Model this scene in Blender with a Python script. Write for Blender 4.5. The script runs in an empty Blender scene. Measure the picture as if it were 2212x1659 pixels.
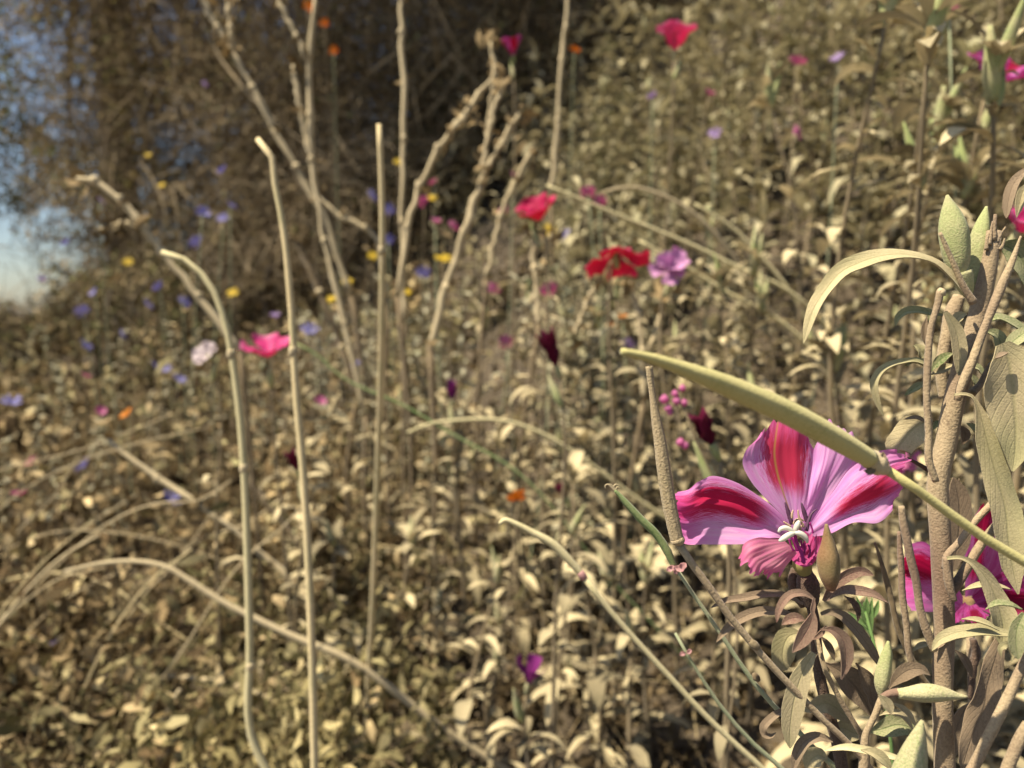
import bpy, math, random
import numpy as np
from mathutils import Vector, Matrix, Euler

rng = np.random.default_rng(7)
random.seed(7)
scene = bpy.context.scene
COL = scene.collection

# ------------------------------------------------------------------ camera
FPX, CX, CY = 1534.0, 1106.0, 829.5
PITCH = math.radians(-5.6)
CAM = Vector((0, 0, 0.5))
cam_data = bpy.data.cameras.new('camera')
cam_data.sensor_width = 36.0
cam_data.lens = 36.0 * FPX / 2212.0
cam_data.clip_start = 0.01
cam_data.clip_end = 2000
cam_data.dof.use_dof = True
cam_data.dof.focus_distance = 0.200
cam_data.dof.aperture_fstop = 11.0
cam = bpy.data.objects.new('camera', cam_data)
cam.location = CAM
cam.rotation_euler = (math.radians(90) + PITCH, 0, 0)
COL.objects.link(cam)
scene.camera = cam

# ------------------------------------------------------------------ sky and sun
TO_SUN = Vector((-0.46, -0.12, 0.86)).normalized()
elev = math.asin(TO_SUN.z)
azim = math.atan2(TO_SUN.x, TO_SUN.y)
world = bpy.data.worlds.new('World')
scene.world = world
world.use_nodes = True
wn = world.node_tree.nodes
sky = wn.new('ShaderNodeTexSky')
sky.sky_type = 'NISHITA'
sky.sun_disc = False
sky.sun_elevation = elev
sky.sun_rotation = azim
sky.air_density = 1.0
sky.dust_density = 1.0
bg = wn['Background']
bg.inputs['Strength'].default_value = 0.07
world.node_tree.links.new(sky.outputs[0], bg.inputs[0])
sun_data = bpy.data.lights.new('sun', 'SUN')
sun_data.energy = 5.0
sun_data.angle = math.radians(0.55)
sun_data.color = (1.0, 0.885, 0.69)
sun = bpy.data.objects.new('sun', sun_data)
sun.rotation_euler = TO_SUN.to_track_quat('Z', 'Y').to_euler()
sun.location = (-2, -2, 6)
COL.objects.link(sun)

scene.view_settings.view_transform = 'Standard'
scene.view_settings.look = 'None'
scene.view_settings.exposure = 0.82
scene.view_settings.gamma = 1.0
scene.cycles.use_denoising = True
scene.cycles.max_bounces = 4
scene.cycles.diffuse_bounces = 1
scene.cycles.glossy_bounces = 2
scene.cycles.transmission_bounces = 4
scene.cycles.transparent_max_bounces = 6

FWD = Vector((0, math.cos(PITCH), math.sin(PITCH)))
UPV = Vector((0, -math.sin(PITCH), math.cos(PITCH)))


def at(px, py, d):
    """a place d metres in front of the viewpoint, seen in the direction px, py"""
    return CAM + FWD * d + Vector((1, 0, 0)) * ((px - CX) / FPX * d) + UPV * (-(py - CY) / FPX * d)


def ground(x, y):
    s = 0.85 * x + 0.53 * y - 0.70
    sp = np.log1p(np.exp(np.clip(s * 6.0, -40, 40))) / 6.0
    z = 7.0 * np.tanh(0.95 * sp / 7.0)
    z = z + 0.012 * np.sin(x * 7.1 + 1.3) * np.sin(y * 6.3) + 0.02 * np.sin(x * 2.3) * np.cos(y * 2.9 + .6)
    return z


# crops of the photograph used while measuring: letter -> offset x, y, scale
CROP = {'D': (0, 0, 1.0), 'M': (1283, 752.1, .5468), 'B': (1858.1, 619.4, .23994), 'E': (1813.8, 973.3, .21337),
        'F': (1813.8, 1283, .22663), 'G': (1504.2, 1194.5, .28), 'C': (1327.2, 840.6, .32),
        'H': (1592.6, 1061.8, .16), 'A': (1592.6, 353.9, .3733), 'I': (1150.2, 752.1, .24), 'T': (1858.1, 0, .2667)}


def P(crop, pts, d):
    """list of (u, v) or (u, v, depth) -> world points; d is the default depth"""
    ox, oy, s = CROP[crop]
    out = []
    for p in pts:
        out.append(at(ox + p[0] * s, oy + p[1] * s, p[2] if len(p) > 2 else d))
    return out


def mpx(w, d):
    return w * d / FPX


# ------------------------------------------------------------------ materials
def hexs(r, g, b):
    f = lambda c: ((c / 255 + .055) / 1.055) ** 2.4 if c > 10 else c / 255 / 12.92
    return (f(r), f(g), f(b), 1)


class Mat:
    def __init__(s, name):
        s.m = bpy.data.materials.new(name)
        s.m.use_nodes = True
        s.t = s.m.node_tree
        s.b = s.t.nodes['Principled BSDF']
        s.out = s.t.nodes['Material Output']

    def n(s, typ, **kw):
        nd = s.t.nodes.new(typ)
        for k, v in kw.items():
            if k in nd.inputs:
                nd.inputs[k].default_value = v
            else:
                setattr(nd, k, v)
        return nd

    def l(s, a, b):
        s.t.links.new(a, b)

    def noise(s, scale, detail=3, rough=.55, vec=None, dist=0.0):
        nd = s.n('ShaderNodeTexNoise', Scale=scale, Detail=detail, Roughness=rough, Distortion=dist)
        if vec is not None:
            s.l(vec, nd.inputs['Vector'])
        return nd.outputs['Fac']

    def ramp(s, fac, stops):
        r = s.n('ShaderNodeValToRGB')
        e = r.color_ramp.elements
        e[0].position, e[0].color = stops[0]
        e[1].position, e[1].color = stops[-1]
        for p, c in stops[1:-1]:
            x = e.new(p)
            x.color = c
        s.l(fac, r.inputs[0])
        return r.outputs[0]

    def mix(s, fac, a, b, mode='MIX'):
        m = s.n('ShaderNodeMix', data_type='RGBA', blend_type=mode)
        for i, v in ((0, fac), (6, a), (7, b)):
            if hasattr(v, 'is_linked') or isinstance(v, bpy.types.NodeSocket):
                s.l(v, m.inputs[i])
            else:
                m.inputs[i].default_value = v
        return m.outputs[2]

    def math(s, op, a, b=None, clamp=False):
        m = s.n('ShaderNodeMath', operation=op, use_clamp=clamp)
        for i, v in enumerate((a, b)):
            if v is None:
                continue
            if isinstance(v, bpy.types.NodeSocket):
                s.l(v, m.inputs[i])
            else:
                m.inputs[i].default_value = v
        return m.outputs[0]

    def bump(s, height, strength, dist):
        b = s.n('ShaderNodeBump', Strength=strength, Distance=dist)
        s.l(height, b.inputs['Height'])
        s.l(b.outputs[0], s.b.inputs['Normal'])
        return b.outputs[0]

    def translucent(s, color, amount, normal=None):
        tr = s.n('ShaderNodeBsdfTranslucent')
        if isinstance(color, bpy.types.NodeSocket):
            s.l(color, tr.inputs[0])
        else:
            tr.inputs[0].default_value = color
        mx = s.n('ShaderNodeMixShader')
        mx.inputs[0].default_value = amount
        s.l(s.b.outputs[0], mx.inputs[1])
        s.l(tr.outputs[0], mx.inputs[2])
        s.l(mx.outputs[0], s.out.inputs[0])


def pos(m):
    return m.n('ShaderNodeTexCoord').outputs['Object']


def rand_obj(m):
    return m.n('ShaderNodeObjectInfo').outputs['Random']


def rand_isl(m):
    return m.n('ShaderNodeNewGeometry').outputs['Random Per Island']


def dusty(name, dust, under, amount=.5, rnd='obj', trans=.12, grain=1900, bump=.2, tint=None, speck=.34, vr=(.88, 1.08), veins=0.0):
    """plant skin under a coat of fine dry dust: granular colour and relief"""
    m = Mat(name)
    v = pos(m)
    g = m.noise(grain, 2, .6, v)
    p = m.noise(90, 4, .6, v)
    f = m.math('ADD', m.math('MULTIPLY', g, .55), m.math('MULTIPLY', p, .6))
    lo = .58 - amount * .5
    fac = m.n('ShaderNodeMapRange', clamp=True)
    m.l(f, fac.inputs[0])
    fac.inputs[1].default_value = lo
    fac.inputs[2].default_value = lo + .22
    c = m.mix(fac.outputs[0], under, dust)
    if tint:
        c = m.mix(m.ramp(m.noise(38, 2, .5, v), [(.45, (0, 0, 0, 1)), (.68, (1, 1, 1, 1))]), c, tint)
    sp = m.ramp(m.noise(grain * .9, 3, .75, v), [(.34, (.62, .60, .57, 1)), (.55, (1, 1, 1, 1)), (.7, (1.16, 1.15, 1.12, 1))])
    c = m.mix(speck, c, sp, 'MULTIPLY')
    if rnd == 'isl':
        ro = rand_obj(m)
        c = m.mix(m.ramp(ro, [(0, (.45, .45, .45, 1)), (.3, (.0, .0, .0, 1)), (1, (0, 0, 0, 1))]), c, (.17, .20, .075, 1))
        c = m.mix(m.ramp(ro, [(.7, (0, 0, 0, 1)), (1, (.3, .3, .3, 1))]), c, (.26, .18, .095, 1))
    r = rand_obj(m) if rnd == 'obj' else rand_isl(m)
    hv = m.n('ShaderNodeHueSaturation')
    mr = m.n('ShaderNodeMapRange')
    m.l(r, mr.inputs[0])
    mr.inputs[3].default_value = vr[0]
    mr.inputs[4].default_value = vr[1]
    m.l(mr.outputs[0], hv.inputs['Value'])
    m.l(c, hv.inputs['Color'])
    c = hv.outputs[0]
    m.l(c, m.b.inputs['Base Color'])
    m.b.inputs['Roughness'].default_value = .85
    m.b.inputs['Specular IOR Level'].default_value = .18
    m.b.inputs['Sheen Weight'].default_value = .15
    m.b.inputs['Sheen Roughness'].default_value = .5
    if veins:
        # midrib and slanting side veins in the leaf's own coordinates
        sp3 = m.n('ShaderNodeSeparateXYZ')
        m.l(m.n('ShaderNodeTexCoord').outputs['UV'], sp3.inputs[0])
        au = m.math('ABSOLUTE', m.math('SUBTRACT', sp3.outputs[0], .5))
        rib = m.n('ShaderNodeMapRange', clamp=True)
        m.l(au, rib.inputs[0])
        rib.inputs[1].default_value, rib.inputs[2].default_value = .055, .012
        side = m.math('SINE', m.math('MULTIPLY', m.math('SUBTRACT', sp3.outputs[1], m.math('MULTIPLY', au, .55)), 62))
        side = m.math('MULTIPLY', m.math('POWER', m.math('MAXIMUM', side, 0.0), 6), .35)
        vn = m.math('MAXIMUM', rib.outputs[0], side)
        hgt = m.math('SUBTRACT', m.math('MULTIPLY', g, .6), m.math('MULTIPLY', vn, .7))
        m.bump(hgt, .35, .0006)
        c = m.mix(m.math('MULTIPLY', vn, veins), c, under)
        m.l(c, m.b.inputs['Base Color'])
    else:
        m.bump(g, bump, .0006)
    if trans:
        m.translucent(c, trans)
    return m.m


DUST = (.57, .475, .285, 1)
M = {}
M['leaf'] = dusty('dusty_leaf', (.62, .52, .31, 1), (.12, .145, .055, 1), .52, trans=.18, vr=(.36, 1.14))
M['leaf_near'] = dusty('dusty_near_leaf', (.55, .46, .27, 1), (.30, .28, .13, 1), .58, trans=.12, veins=.45, tint=(.42, .385, .20, 1))
M['leaf_far'] = dusty('dusty_leaf_small', (.62, .545, .33, 1), (.09, .115, .042, 1), .47, vr=(.34, 1.15), rnd='isl', grain=900, trans=.2)
M['leaf_pale'] = dusty('pale_leaf', (.60, .56, .39, 1), (.20, .25, .13, 1), .5, vr=(.55, 1.1), rnd='isl', grain=900, trans=.2)
M['leaf_green'] = dusty('green_leaf', (.42, .41, .22, 1), (.13, .20, .06, 1), .44, trans=.2, veins=.5)
M['leaf_red_shaded'] = dusty('reddish_shaded_leaf', (.30, .20, .14, 1), (.19, .085, .075, 1), .45, trans=.10, veins=.4)  # own reddish tone, darkened to carry the flower's shade on leaves below
M['leaf_brown_shaded'] = dusty('brown_shaded_leaf', (.27, .20, .13, 1), (.12, .085, .055, 1), .52, trans=.06, veins=.4)  # brown, darker than the near leaf: shade under the flower put into colour
M['stem'] = dusty('dusty_stem', (.42, .325, .20, 1), (.19, .135, .085, 1), .5, trans=0, bump=.5, grain=1500, speck=.6, tint=(.24, .165, .115, 1))
M['stem_thin'] = dusty('dusty_thin_stem', (.25, .195, .115, 1), (.11, .09, .05, 1), .5, trans=0, grain=2000)
M['pod'] = dusty('dusty_pod', (.50, .46, .26, 1), (.30, .38, .15, 1), .42, trans=.05, bump=.4, speck=.6, tint=(.36, .42, .16, 1))
M['pod_brown'] = dusty('dusty_brown_pod', (.42, .33, .20, 1), (.28, .24, .12, 1), .55, trans=0, bump=.7)
M['pod_olive'] = dusty('olive_bud', (.30, .26, .12, 1), (.16, .15, .045, 1), .38, trans=.05, tint=(.26, .08, .05, 1))
M['pod_diag'] = dusty('yellow_green_pod', (.58, .52, .22, 1), (.42, .40, .13, 1), .5, trans=0, grain=1500, speck=.12, bump=.25)
M['green'] = dusty('fresh_green_stalk', (.27, .33, .14, 1), (.11, .23, .06, 1), .36, trans=.05)
M['green_pale'] = dusty('pale_green_stalk', (.40, .43, .26, 1), (.27, .33, .17, 1), .42, trans=.05)
M['sprig'] = dusty('fresh_green_leaf', (.22, .36, .12, 1), (.12, .30, .06, 1), .4, trans=.25)
M['straw'] = dusty('straw', (.76, .62, .35, 1), (.62, .48, .25, 1), .5, trans=0, grain=500, bump=.2, tint=(.60, .52, .28, 1))
M['straw_pale'] = dusty('pale_straw', (.68, .60, .34, 1), (.55, .49, .25, 1), .5, trans=0, grain=700, bump=.2)
M['weed'] = dusty('dry_weed_stalk', (.56, .46, .28, 1), (.36, .27, .15, 1), .55, trans=0, grain=500, bump=.4)
M['weed_dark'] = dusty('dark_weed_stalk', (.22, .165, .095, 1), (.12, .085, .05, 1), .5, trans=0, grain=500, bump=.4)


def stuff_mat(name, stops, trans=.1):
    m = Mat(name)
    c = m.ramp(rand_isl(m), stops)
    pt = m.ramp(m.noise(4.5, 3, .6, pos(m)), [(.36, (.36, .34, .31, 1)), (.5, (.9, .9, .9, 1)), (.64, (1.25, 1.22, 1.15, 1))])
    c = m.mix(1.0, c, pt, 'MULTIPLY')
    m.l(c, m.b.inputs['Base Color'])
    m.b.inputs['Roughness'].default_value = .9
    m.b.inputs['Specular IOR Level'].default_value = .15
    if trans:
        m.translucent(c, trans)
    return m.m


M['dry'] = stuff_mat('dry_herb', [(0, (.035, .024, .012, 1)), (.34, (.11, .075, .038, 1)), (.6, (.34, .25, .13, 1)), (.84, (.60, .475, .27, 1)), (1, (.34, .31, .15, 1))])
M['shaded_litter'] = stuff_mat('shaded_litter', [(0, (.03, .021, .012, 1)), (.5, (.085, .06, .032, 1)), (.85, (.19, .14, .075, 1)), (1, (.40, .31, .17, 1))])  # darker version of the dry herb; shade between plants put into the colour
M['herb'] = stuff_mat('dusty_herb', [(0, (.10, .09, .04, 1)), (.5, (.28, .24, .115, 1)), (1, (.48, .41, .22, 1))], .15)
M['drystem'] = stuff_mat('dry_herb_stem', [(0, (.12, .08, .04, 1)), (.5, (.32, .24, .125, 1)), (1, (.64, .52, .29, 1))], 0)
M['twig'] = stuff_mat('brown_twig', [(0, (.15, .11, .07, 1)), (.5, (.29, .225, .14, 1)), (1, (.46, .37, .24, 1))], 0)
M['tree_leaf'] = stuff_mat('tree_leaf', [(0, (.12, .092, .055, 1)), (.4, (.21, .165, .10, 1)), (.75, (.31, .25, .155, 1)), (1, (.40, .33, .18, 1))], .35)
M['tree_green'] = stuff_mat('green_tree_leaf', [(0, (.10, .11, .05, 1)), (.5, (.17, .19, .085, 1)), (1, (.33, .32, .15, 1))], .35)
M['vine_leaf'] = stuff_mat('vine_leaf', [(0, (.26, .22, .05, 1)), (.5, (.42, .34, .09, 1)), (1, (.50, .36, .07, 1))], .35)
M['bark'] = dusty('bark', (.16, .125, .085, 1), (.08, .06, .04, 1), .5, trans=0, grain=60, bump=1)


def soil():
    m = Mat('soil')
    v = pos(m)
    a = m.noise(9, 6, .65, v)
    b = m.noise(160, 4, .7, v)
    f = m.math('ADD', m.math('MULTIPLY', a, .5), m.math('MULTIPLY', b, .5))
    c = m.ramp(f, [(.3, (.035, .026, .016, 1)), (.5, (.085, .064, .04, 1)), (.7, (.20, .155, .10, 1))])
    m.l(c, m.b.inputs['Base Color'])
    m.b.inputs['Roughness'].default_value = .95
    m.bump(f, .8, .01)
    return m.m


M['soil'] = soil()


def petal(name, base, stripe=None, streak=None, edge=None, center=.46, half=.2, rib=None, trans=.5, vmin=.18, vmax=1.5):
    """petal pigment in the petal's own coordinates: u across, v from base to rim"""
    m = Mat(name)
    uv = m.n('ShaderNodeTexCoord').outputs['UV']
    sep = m.n('ShaderNodeSeparateXYZ')
    m.l(uv, sep.inputs[0])
    u, vv = sep.outputs[0], sep.outputs[1]
    mp = m.n('ShaderNodeMapping')
    mp.inputs['Scale'].default_value = (48, 3.0, 1)
    m.l(uv, mp.inputs[0])
    fine = m.noise(2.6, 4, .7, mp.outputs[0], .4)
    mp2 = m.n('ShaderNodeMapping')
    mp2.inputs['Scale'].default_value = (9, 1.6, 1)
    m.l(uv, mp2.inputs[0])
    wide = m.noise(1.6, 3, .6, mp2.outputs[0], .3)
    c = m.mix(m.ramp(wide, [(.38, (0, 0, 0, 1)), (.7, (1, 1, 1, 1))]), base, streak or base)
    c = m.mix(m.math('MULTIPLY', m.ramp(fine, [(.42, (0, 0, 0, 1)), (.62, (1, 1, 1, 1))]), .45), c, streak or base)
    if stripe:
        dist = m.math('ABSOLUTE', m.math('SUBTRACT', u, center))
        w = m.math('ADD', dist, m.math('MULTIPLY', m.math('SUBTRACT', fine, .5), .6))
        w = m.math('ADD', w, m.math('MULTIPLY', m.math('SUBTRACT', wide, .5), .22))
        s1 = m.n('ShaderNodeMapRange', clamp=True)
        m.l(w, s1.inputs[0])
        s1.inputs[1].default_value = half - .03
        s1.inputs[2].default_value = half + .06
        s1.inputs[3].default_value = 1
        s1.inputs[4].default_value = 0
        s2 = m.n('ShaderNodeMapRange', clamp=True)
        vw = m.math('ADD', vv, m.math('MULTIPLY', m.math('SUBTRACT', fine, .5), .35))
        m.l(vw, s2.inputs[0])
        s2.inputs[1].default_value = vmin
        s2.inputs[2].default_value = vmin + .16
        s3 = m.n('ShaderNodeMapRange', clamp=True)
        m.l(vw, s3.inputs[0])
        s3.inputs[1].default_value = vmax
        s3.inputs[2].default_value = vmax + .12
        s3.inputs[3].default_value = 1
        s3.inputs[4].default_value = 0
        fac = m.math('MULTIPLY', m.math('MULTIPLY', s1.outputs[0], s2.outputs[0]), s3.outputs[0])
        mp3 = m.n('ShaderNodeMapping')
        mp3.inputs['Scale'].default_value = (75, 5, 1)
        m.l(uv, mp3.inputs[0])
        dash = m.noise(1.8, 3, .65, mp3.outputs[0], .6)
        w2 = m.math('ADD', dist, m.math('MULTIPLY', m.math('SUBTRACT', dash, .5), 1.5))
        s6 = m.n('ShaderNodeMapRange', clamp=True)
        m.l(w2, s6.inputs[0])
        s6.inputs[1].default_value = half - .06
        s6.inputs[2].default_value = half + .06
        s6.inputs[3].default_value = .75
        s6.inputs[4].default_value = 0
        c = m.mix(m.math('MULTIPLY', s6.outputs[0], s2.outputs[0]), c, (.66, .07, .36, 1))
        c = m.mix(fac, c, stripe)
    if edge:
        s4 = m.n('ShaderNodeMapRange', clamp=True)
        vw = m.math('ADD', vv, m.math('MULTIPLY', m.math('SUBTRACT', fine, .5), .5))
        m.l(vw, s4.inputs[0])
        s4.inputs[1].default_value = .78
        s4.inputs[2].default_value = 1.02
        c = m.mix(m.math('MULTIPLY', s4.outputs[0], .75), c, edge)
    if rib:
        d2 = m.math('ABSOLUTE', m.math('SUBTRACT', u, rib[1]))
        s5 = m.n('ShaderNodeMapRange', clamp=True)
        m.l(m.math('ADD', d2, m.math('MULTIPLY', vv, .018)), s5.inputs[0])
        s5.inputs[1].default_value = .035
        s5.inputs[2].default_value = .012
        s5.inputs[3].default_value = 0
        s5.inputs[4].default_value = .85
        c = m.mix(s5.outputs[0], c, rib[0])
    m.l(c, m.b.inputs['Base Color'])
    m.b.inputs['Roughness'].default_value = .55
    m.b.inputs['Specular IOR Level'].default_value = .25
    m.b.inputs['Sheen Weight'].default_value = .1
    m.bump(fine, .18, .0005)
    m.translucent(c, trans)
    return m.m


PINK = (.80, .29, .74, 1)
PINK2 = (.86, .50, .82, 1)
RED = (.56, .015, .085, 1)
M['petal_left'] = petal('petal_striped_broad', PINK, RED, PINK2, center=.38, half=.20, vmin=.2, edge=(.72, .10, .42, 1))
M['petal_top'] = petal('petal_striped_wide', PINK, (.60, .035, .10, 1), PINK2, center=.57, half=.25, vmin=.30, rib=((.52, .30, .08, 1), .44), edge=(.78, .14, .42, 1))
M['petal_pale'] = petal('petal_pale', PINK, (.62, .05, .30, 1), PINK2, center=.95, half=.05)
M['petal_right'] = petal('petal_striped_narrow', PINK, (.55, .02, .08, 1), PINK2, center=.5, half=.15, vmin=.22, edge=(.76, .16, .50, 1))
M['petal_lip'] = petal('petal_salmon', (.78, .20, .42, 1), None, (.82, .36, .46, 1), edge=(.74, .12, .40, 1))
M['petal_cup'] = petal('petal_crimson_cup', (.50, .02, .16, 1), None, (.62, .14, .40, 1))
M['petal_back'] = petal('petal_magenta', (.58, .07, .36, 1), (.42, .005, .06, 1), (.70, .26, .62, 1), center=.4, half=.2, vmin=.1)
M['petal_dark'] = petal('petal_dark_magenta', (.30, .008, .11, 1), (.24, .003, .04, 1), (.48, .10, .38, 1), center=.6, half=.2)
M['petal_coral'] = petal('petal_coral', (.82, .07, .22, 1), None, (.82, .14, .38, 1), edge=(.86, .30, .58, 1))
M['petal_crimson'] = petal('petal_crimson', (.60, .012, .085, 1), None, (.66, .03, .16, 1), edge=(.76, .10, .26, 1))
M['petal_soft'] = petal('petal_soft_pink', (.76, .36, .68, 1), None, (.80, .50, .76, 1))
M['petal_hot'] = petal('petal_hot_pink', (.76, .035, .26, 1), None, (.80, .10, .36, 1), edge=(.86, .40, .62, 1))
M['petal_white'] = petal('petal_white_pink', (.78, .66, .68, 1), None, (.82, .74, .74, 1))
M['petal_maroon'] = petal('petal_maroon', (.16, .004, .03, 1), None, (.22, .008, .06, 1), edge=(.40, .06, .16, 1))
M['petal_purple'] = petal('petal_purple', (.26, .03, .22, 1), None, (.36, .05, .30, 1))
M['blue'] = petal('petal_violet_blue', (.30, .28, .66, 1), None, (.48, .46, .78, 1))
M['lilac'] = petal('petal_lilac', (.52, .36, .70, 1), None, (.62, .48, .74, 1))
M['smallpink'] = petal('petal_small_pink', (.70, .17, .42, 1), None, (.76, .32, .52, 1))
M['yellow'] = petal('petal_yellow', (.78, .56, .03, 1), None, (.80, .62, .06, 1))
M['orange'] = petal('petal_orange', (.80, .27, .012, 1), None, (.82, .36, .03, 1))


def plain(name, col, rough=.5, trans=.2):
    m = Mat(name)
    v = pos(m)
    c = m.mix(m.noise(700, 3, .6, v), col, tuple(min(1, x * .72) for x in col[:3]) + (1,))
    m.l(c, m.b.inputs['Base Color'])
    m.b.inputs['Roughness'].default_value = rough
    if trans:
        m.translucent(c, trans)
    return m.m


M['cream'] = plain('stigma_cream', (.93, .91, .78, 1), .5, .3)
M['anther'] = plain('anther_dark', (.12, .045, .10, 1), .6, .05)
M['pollen'] = plain('stamen_tan', (.68, .47, .32, 1), .7, .2)
M['filament'] = plain('filament_magenta', (.50, .03, .30, 1), .5, .3)
M['cup'] = plain('receptacle_yellow', (.42, .38, .14, 1), .6, .2)
M['hairy'] = dusty('hairy_calyx', (.15, .10, .07, 1), (.07, .04, .035, 1), .45, trans=0, bump=1)
M['pinkrag'] = plain('petal_remnant', (.76, .42, .40, 1), .6, .3)


# ------------------------------------------------------------------ mesh helpers
def catmull(pts, n, closed=False):
    p = np.array([tuple(q) for q in pts], float)
    if len(p) == 2:
        t = np.linspace(0, 1, n + 1)[:, None]
        return p[0] * (1 - t) + p[1] * t
    k = len(p)
    seg = np.maximum(np.linalg.norm(np.diff(p, axis=0), axis=1), 1e-9)
    cum = np.concatenate([[0], np.cumsum(seg)])
    sl = np.diff(p, axis=0) / seg[:, None]
    tan = np.zeros_like(p)
    tan[0], tan[-1] = sl[0], sl[-1]
    w = (seg[1:] / (seg[:-1] + seg[1:]))[:, None]
    tan[1:-1] = sl[:-1] * w + sl[1:] * (1 - w)
    s = np.linspace(0, cum[-1], n + 1)
    j = np.clip(np.searchsorted(cum, s, 'right') - 1, 0, k - 2)
    t = ((s - cum[j]) / seg[j])[:, None]
    h = seg[j][:, None]
    return ((2 * t ** 3 - 3 * t ** 2 + 1) * p[j] + (t ** 3 - 2 * t ** 2 + t) * h * tan[j]
            + (-2 * t ** 3 + 3 * t ** 2) * p[j + 1] + (t ** 3 - t ** 2) * h * tan[j + 1])


def mesh_obj(name, verts, faces, mat, parent=None, uv=None, origin=None, smooth=True):
    """verts in world space when a parent thing is given: stored relative to its base"""
    v = np.asarray(verts, float)
    base = Vector((0, 0, 0))
    if parent is not None:
        q = parent
        while q is not None:
            base = base + Vector(q.location)
            q = q.parent
    me = bpy.data.meshes.new(name)
    me.from_pydata((v - np.array(base)).tolist(), [], faces)
    if smooth:
        me.polygons.foreach_set('use_smooth', [True] * len(me.polygons))
    if uv is not None:
        lay = me.uv_layers.new(name='UVMap')
        li = np.zeros(len(me.loops), int)
        me.loops.foreach_get('vertex_index', li)
        lay.data.foreach_set('uv', np.asarray(uv, np.float32)[li].ravel())
    if mat:
        me.materials.append(M[mat] if isinstance(mat, str) else mat)
    o = bpy.data.objects.new(name, me)
    COL.objects.link(o)
    if parent is not None:
        o.parent = parent
    return o


def thing(name, label, cat, loc, group=None):
    o = bpy.data.objects.new(name, None)
    o.empty_display_size = .02
    o.location = loc
    COL.objects.link(o)
    o['label'] = label
    o['category'] = cat
    if group:
        o['group'] = group
    return o


def tube_geo(pts, radii, n=20, seg=8, ribs=0, ribamp=.12, wob=0.0, cap=True, kink=0.0):
    c = catmull(pts, n)
    if kink:
        p_ = np.array([tuple(q) for q in pts], float)
        cum = np.concatenate([[0], np.cumsum(np.linalg.norm(np.diff(p_, axis=0), axis=1))])
        sl = np.linspace(0, cum[-1], n + 1)
        lin = np.stack([np.interp(sl, cum, p_[:, i]) for i in range(3)], 1)
        c = lin * .93 + c * .07
        c[1:-1] += rng.normal(size=(n - 1, 3)) * kink
    r = np.interp(np.linspace(0, 1, n + 1), np.linspace(0, 1, len(radii)), radii)
    if len(radii) > 2:
        r = catmull([(i / (len(radii) - 1), q, 0) for i, q in enumerate(radii)], n)[:, 1]
        r = np.maximum(r, min(radii) * .5)
    T = np.gradient(c, axis=0)
    T /= np.linalg.norm(T, axis=1)[:, None] + 1e-12
    ref = np.array([0, -1.0, .15])
    if abs(T[0] @ ref) > .9:
        ref = np.array([1.0, 0, .2])
    verts, faces = [], []
    b = np.cross(T[0], ref)
    for i in range(n + 1):
        b = b - T[i] * (b @ T[i])
        b /= np.linalg.norm(b) + 1e-12
        k = np.cross(T[i], b)
        for j in range(seg):
            a = 2 * math.pi * j / seg
            rr = r[i] * (1 + ribamp * math.cos(ribs * a) if ribs else 1)
            if wob:
                rr *= 1 + wob * (random.random() - .5)
            verts.append(c[i] + (b * math.cos(a) + k * math.sin(a)) * rr)
    for i in range(n):
        for j in range(seg):
            j2 = (j + 1) % seg
            faces.append((i * seg + j, i * seg + j2, (i + 1) * seg + j2, (i + 1) * seg + j))
    if cap:
        faces.append(tuple(range(seg - 1, -1, -1)))
        faces.append(tuple(n * seg + j for j in range(seg)))
    return verts, faces


def tube(name, pts, radii, mat, parent=None, **kw):
    v, f = tube_geo(pts, radii, **kw)
    return mesh_obj(name, v, f, mat, parent)


LANCE = [(0, .10), (.06, .16), (.18, .55), (.38, .95), (.52, 1.0), (.7, .82), (.86, .48), (1, .03)]
STRAPPY = [(0, .25), (.1, .5), (.3, .9), (.6, 1.0), (.82, .75), (.94, .4), (1, .05)]
OVAL = [(0, .15), (.1, .5), (.3, .95), (.5, 1), (.75, .9), (.9, .6), (1, .06)]


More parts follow.
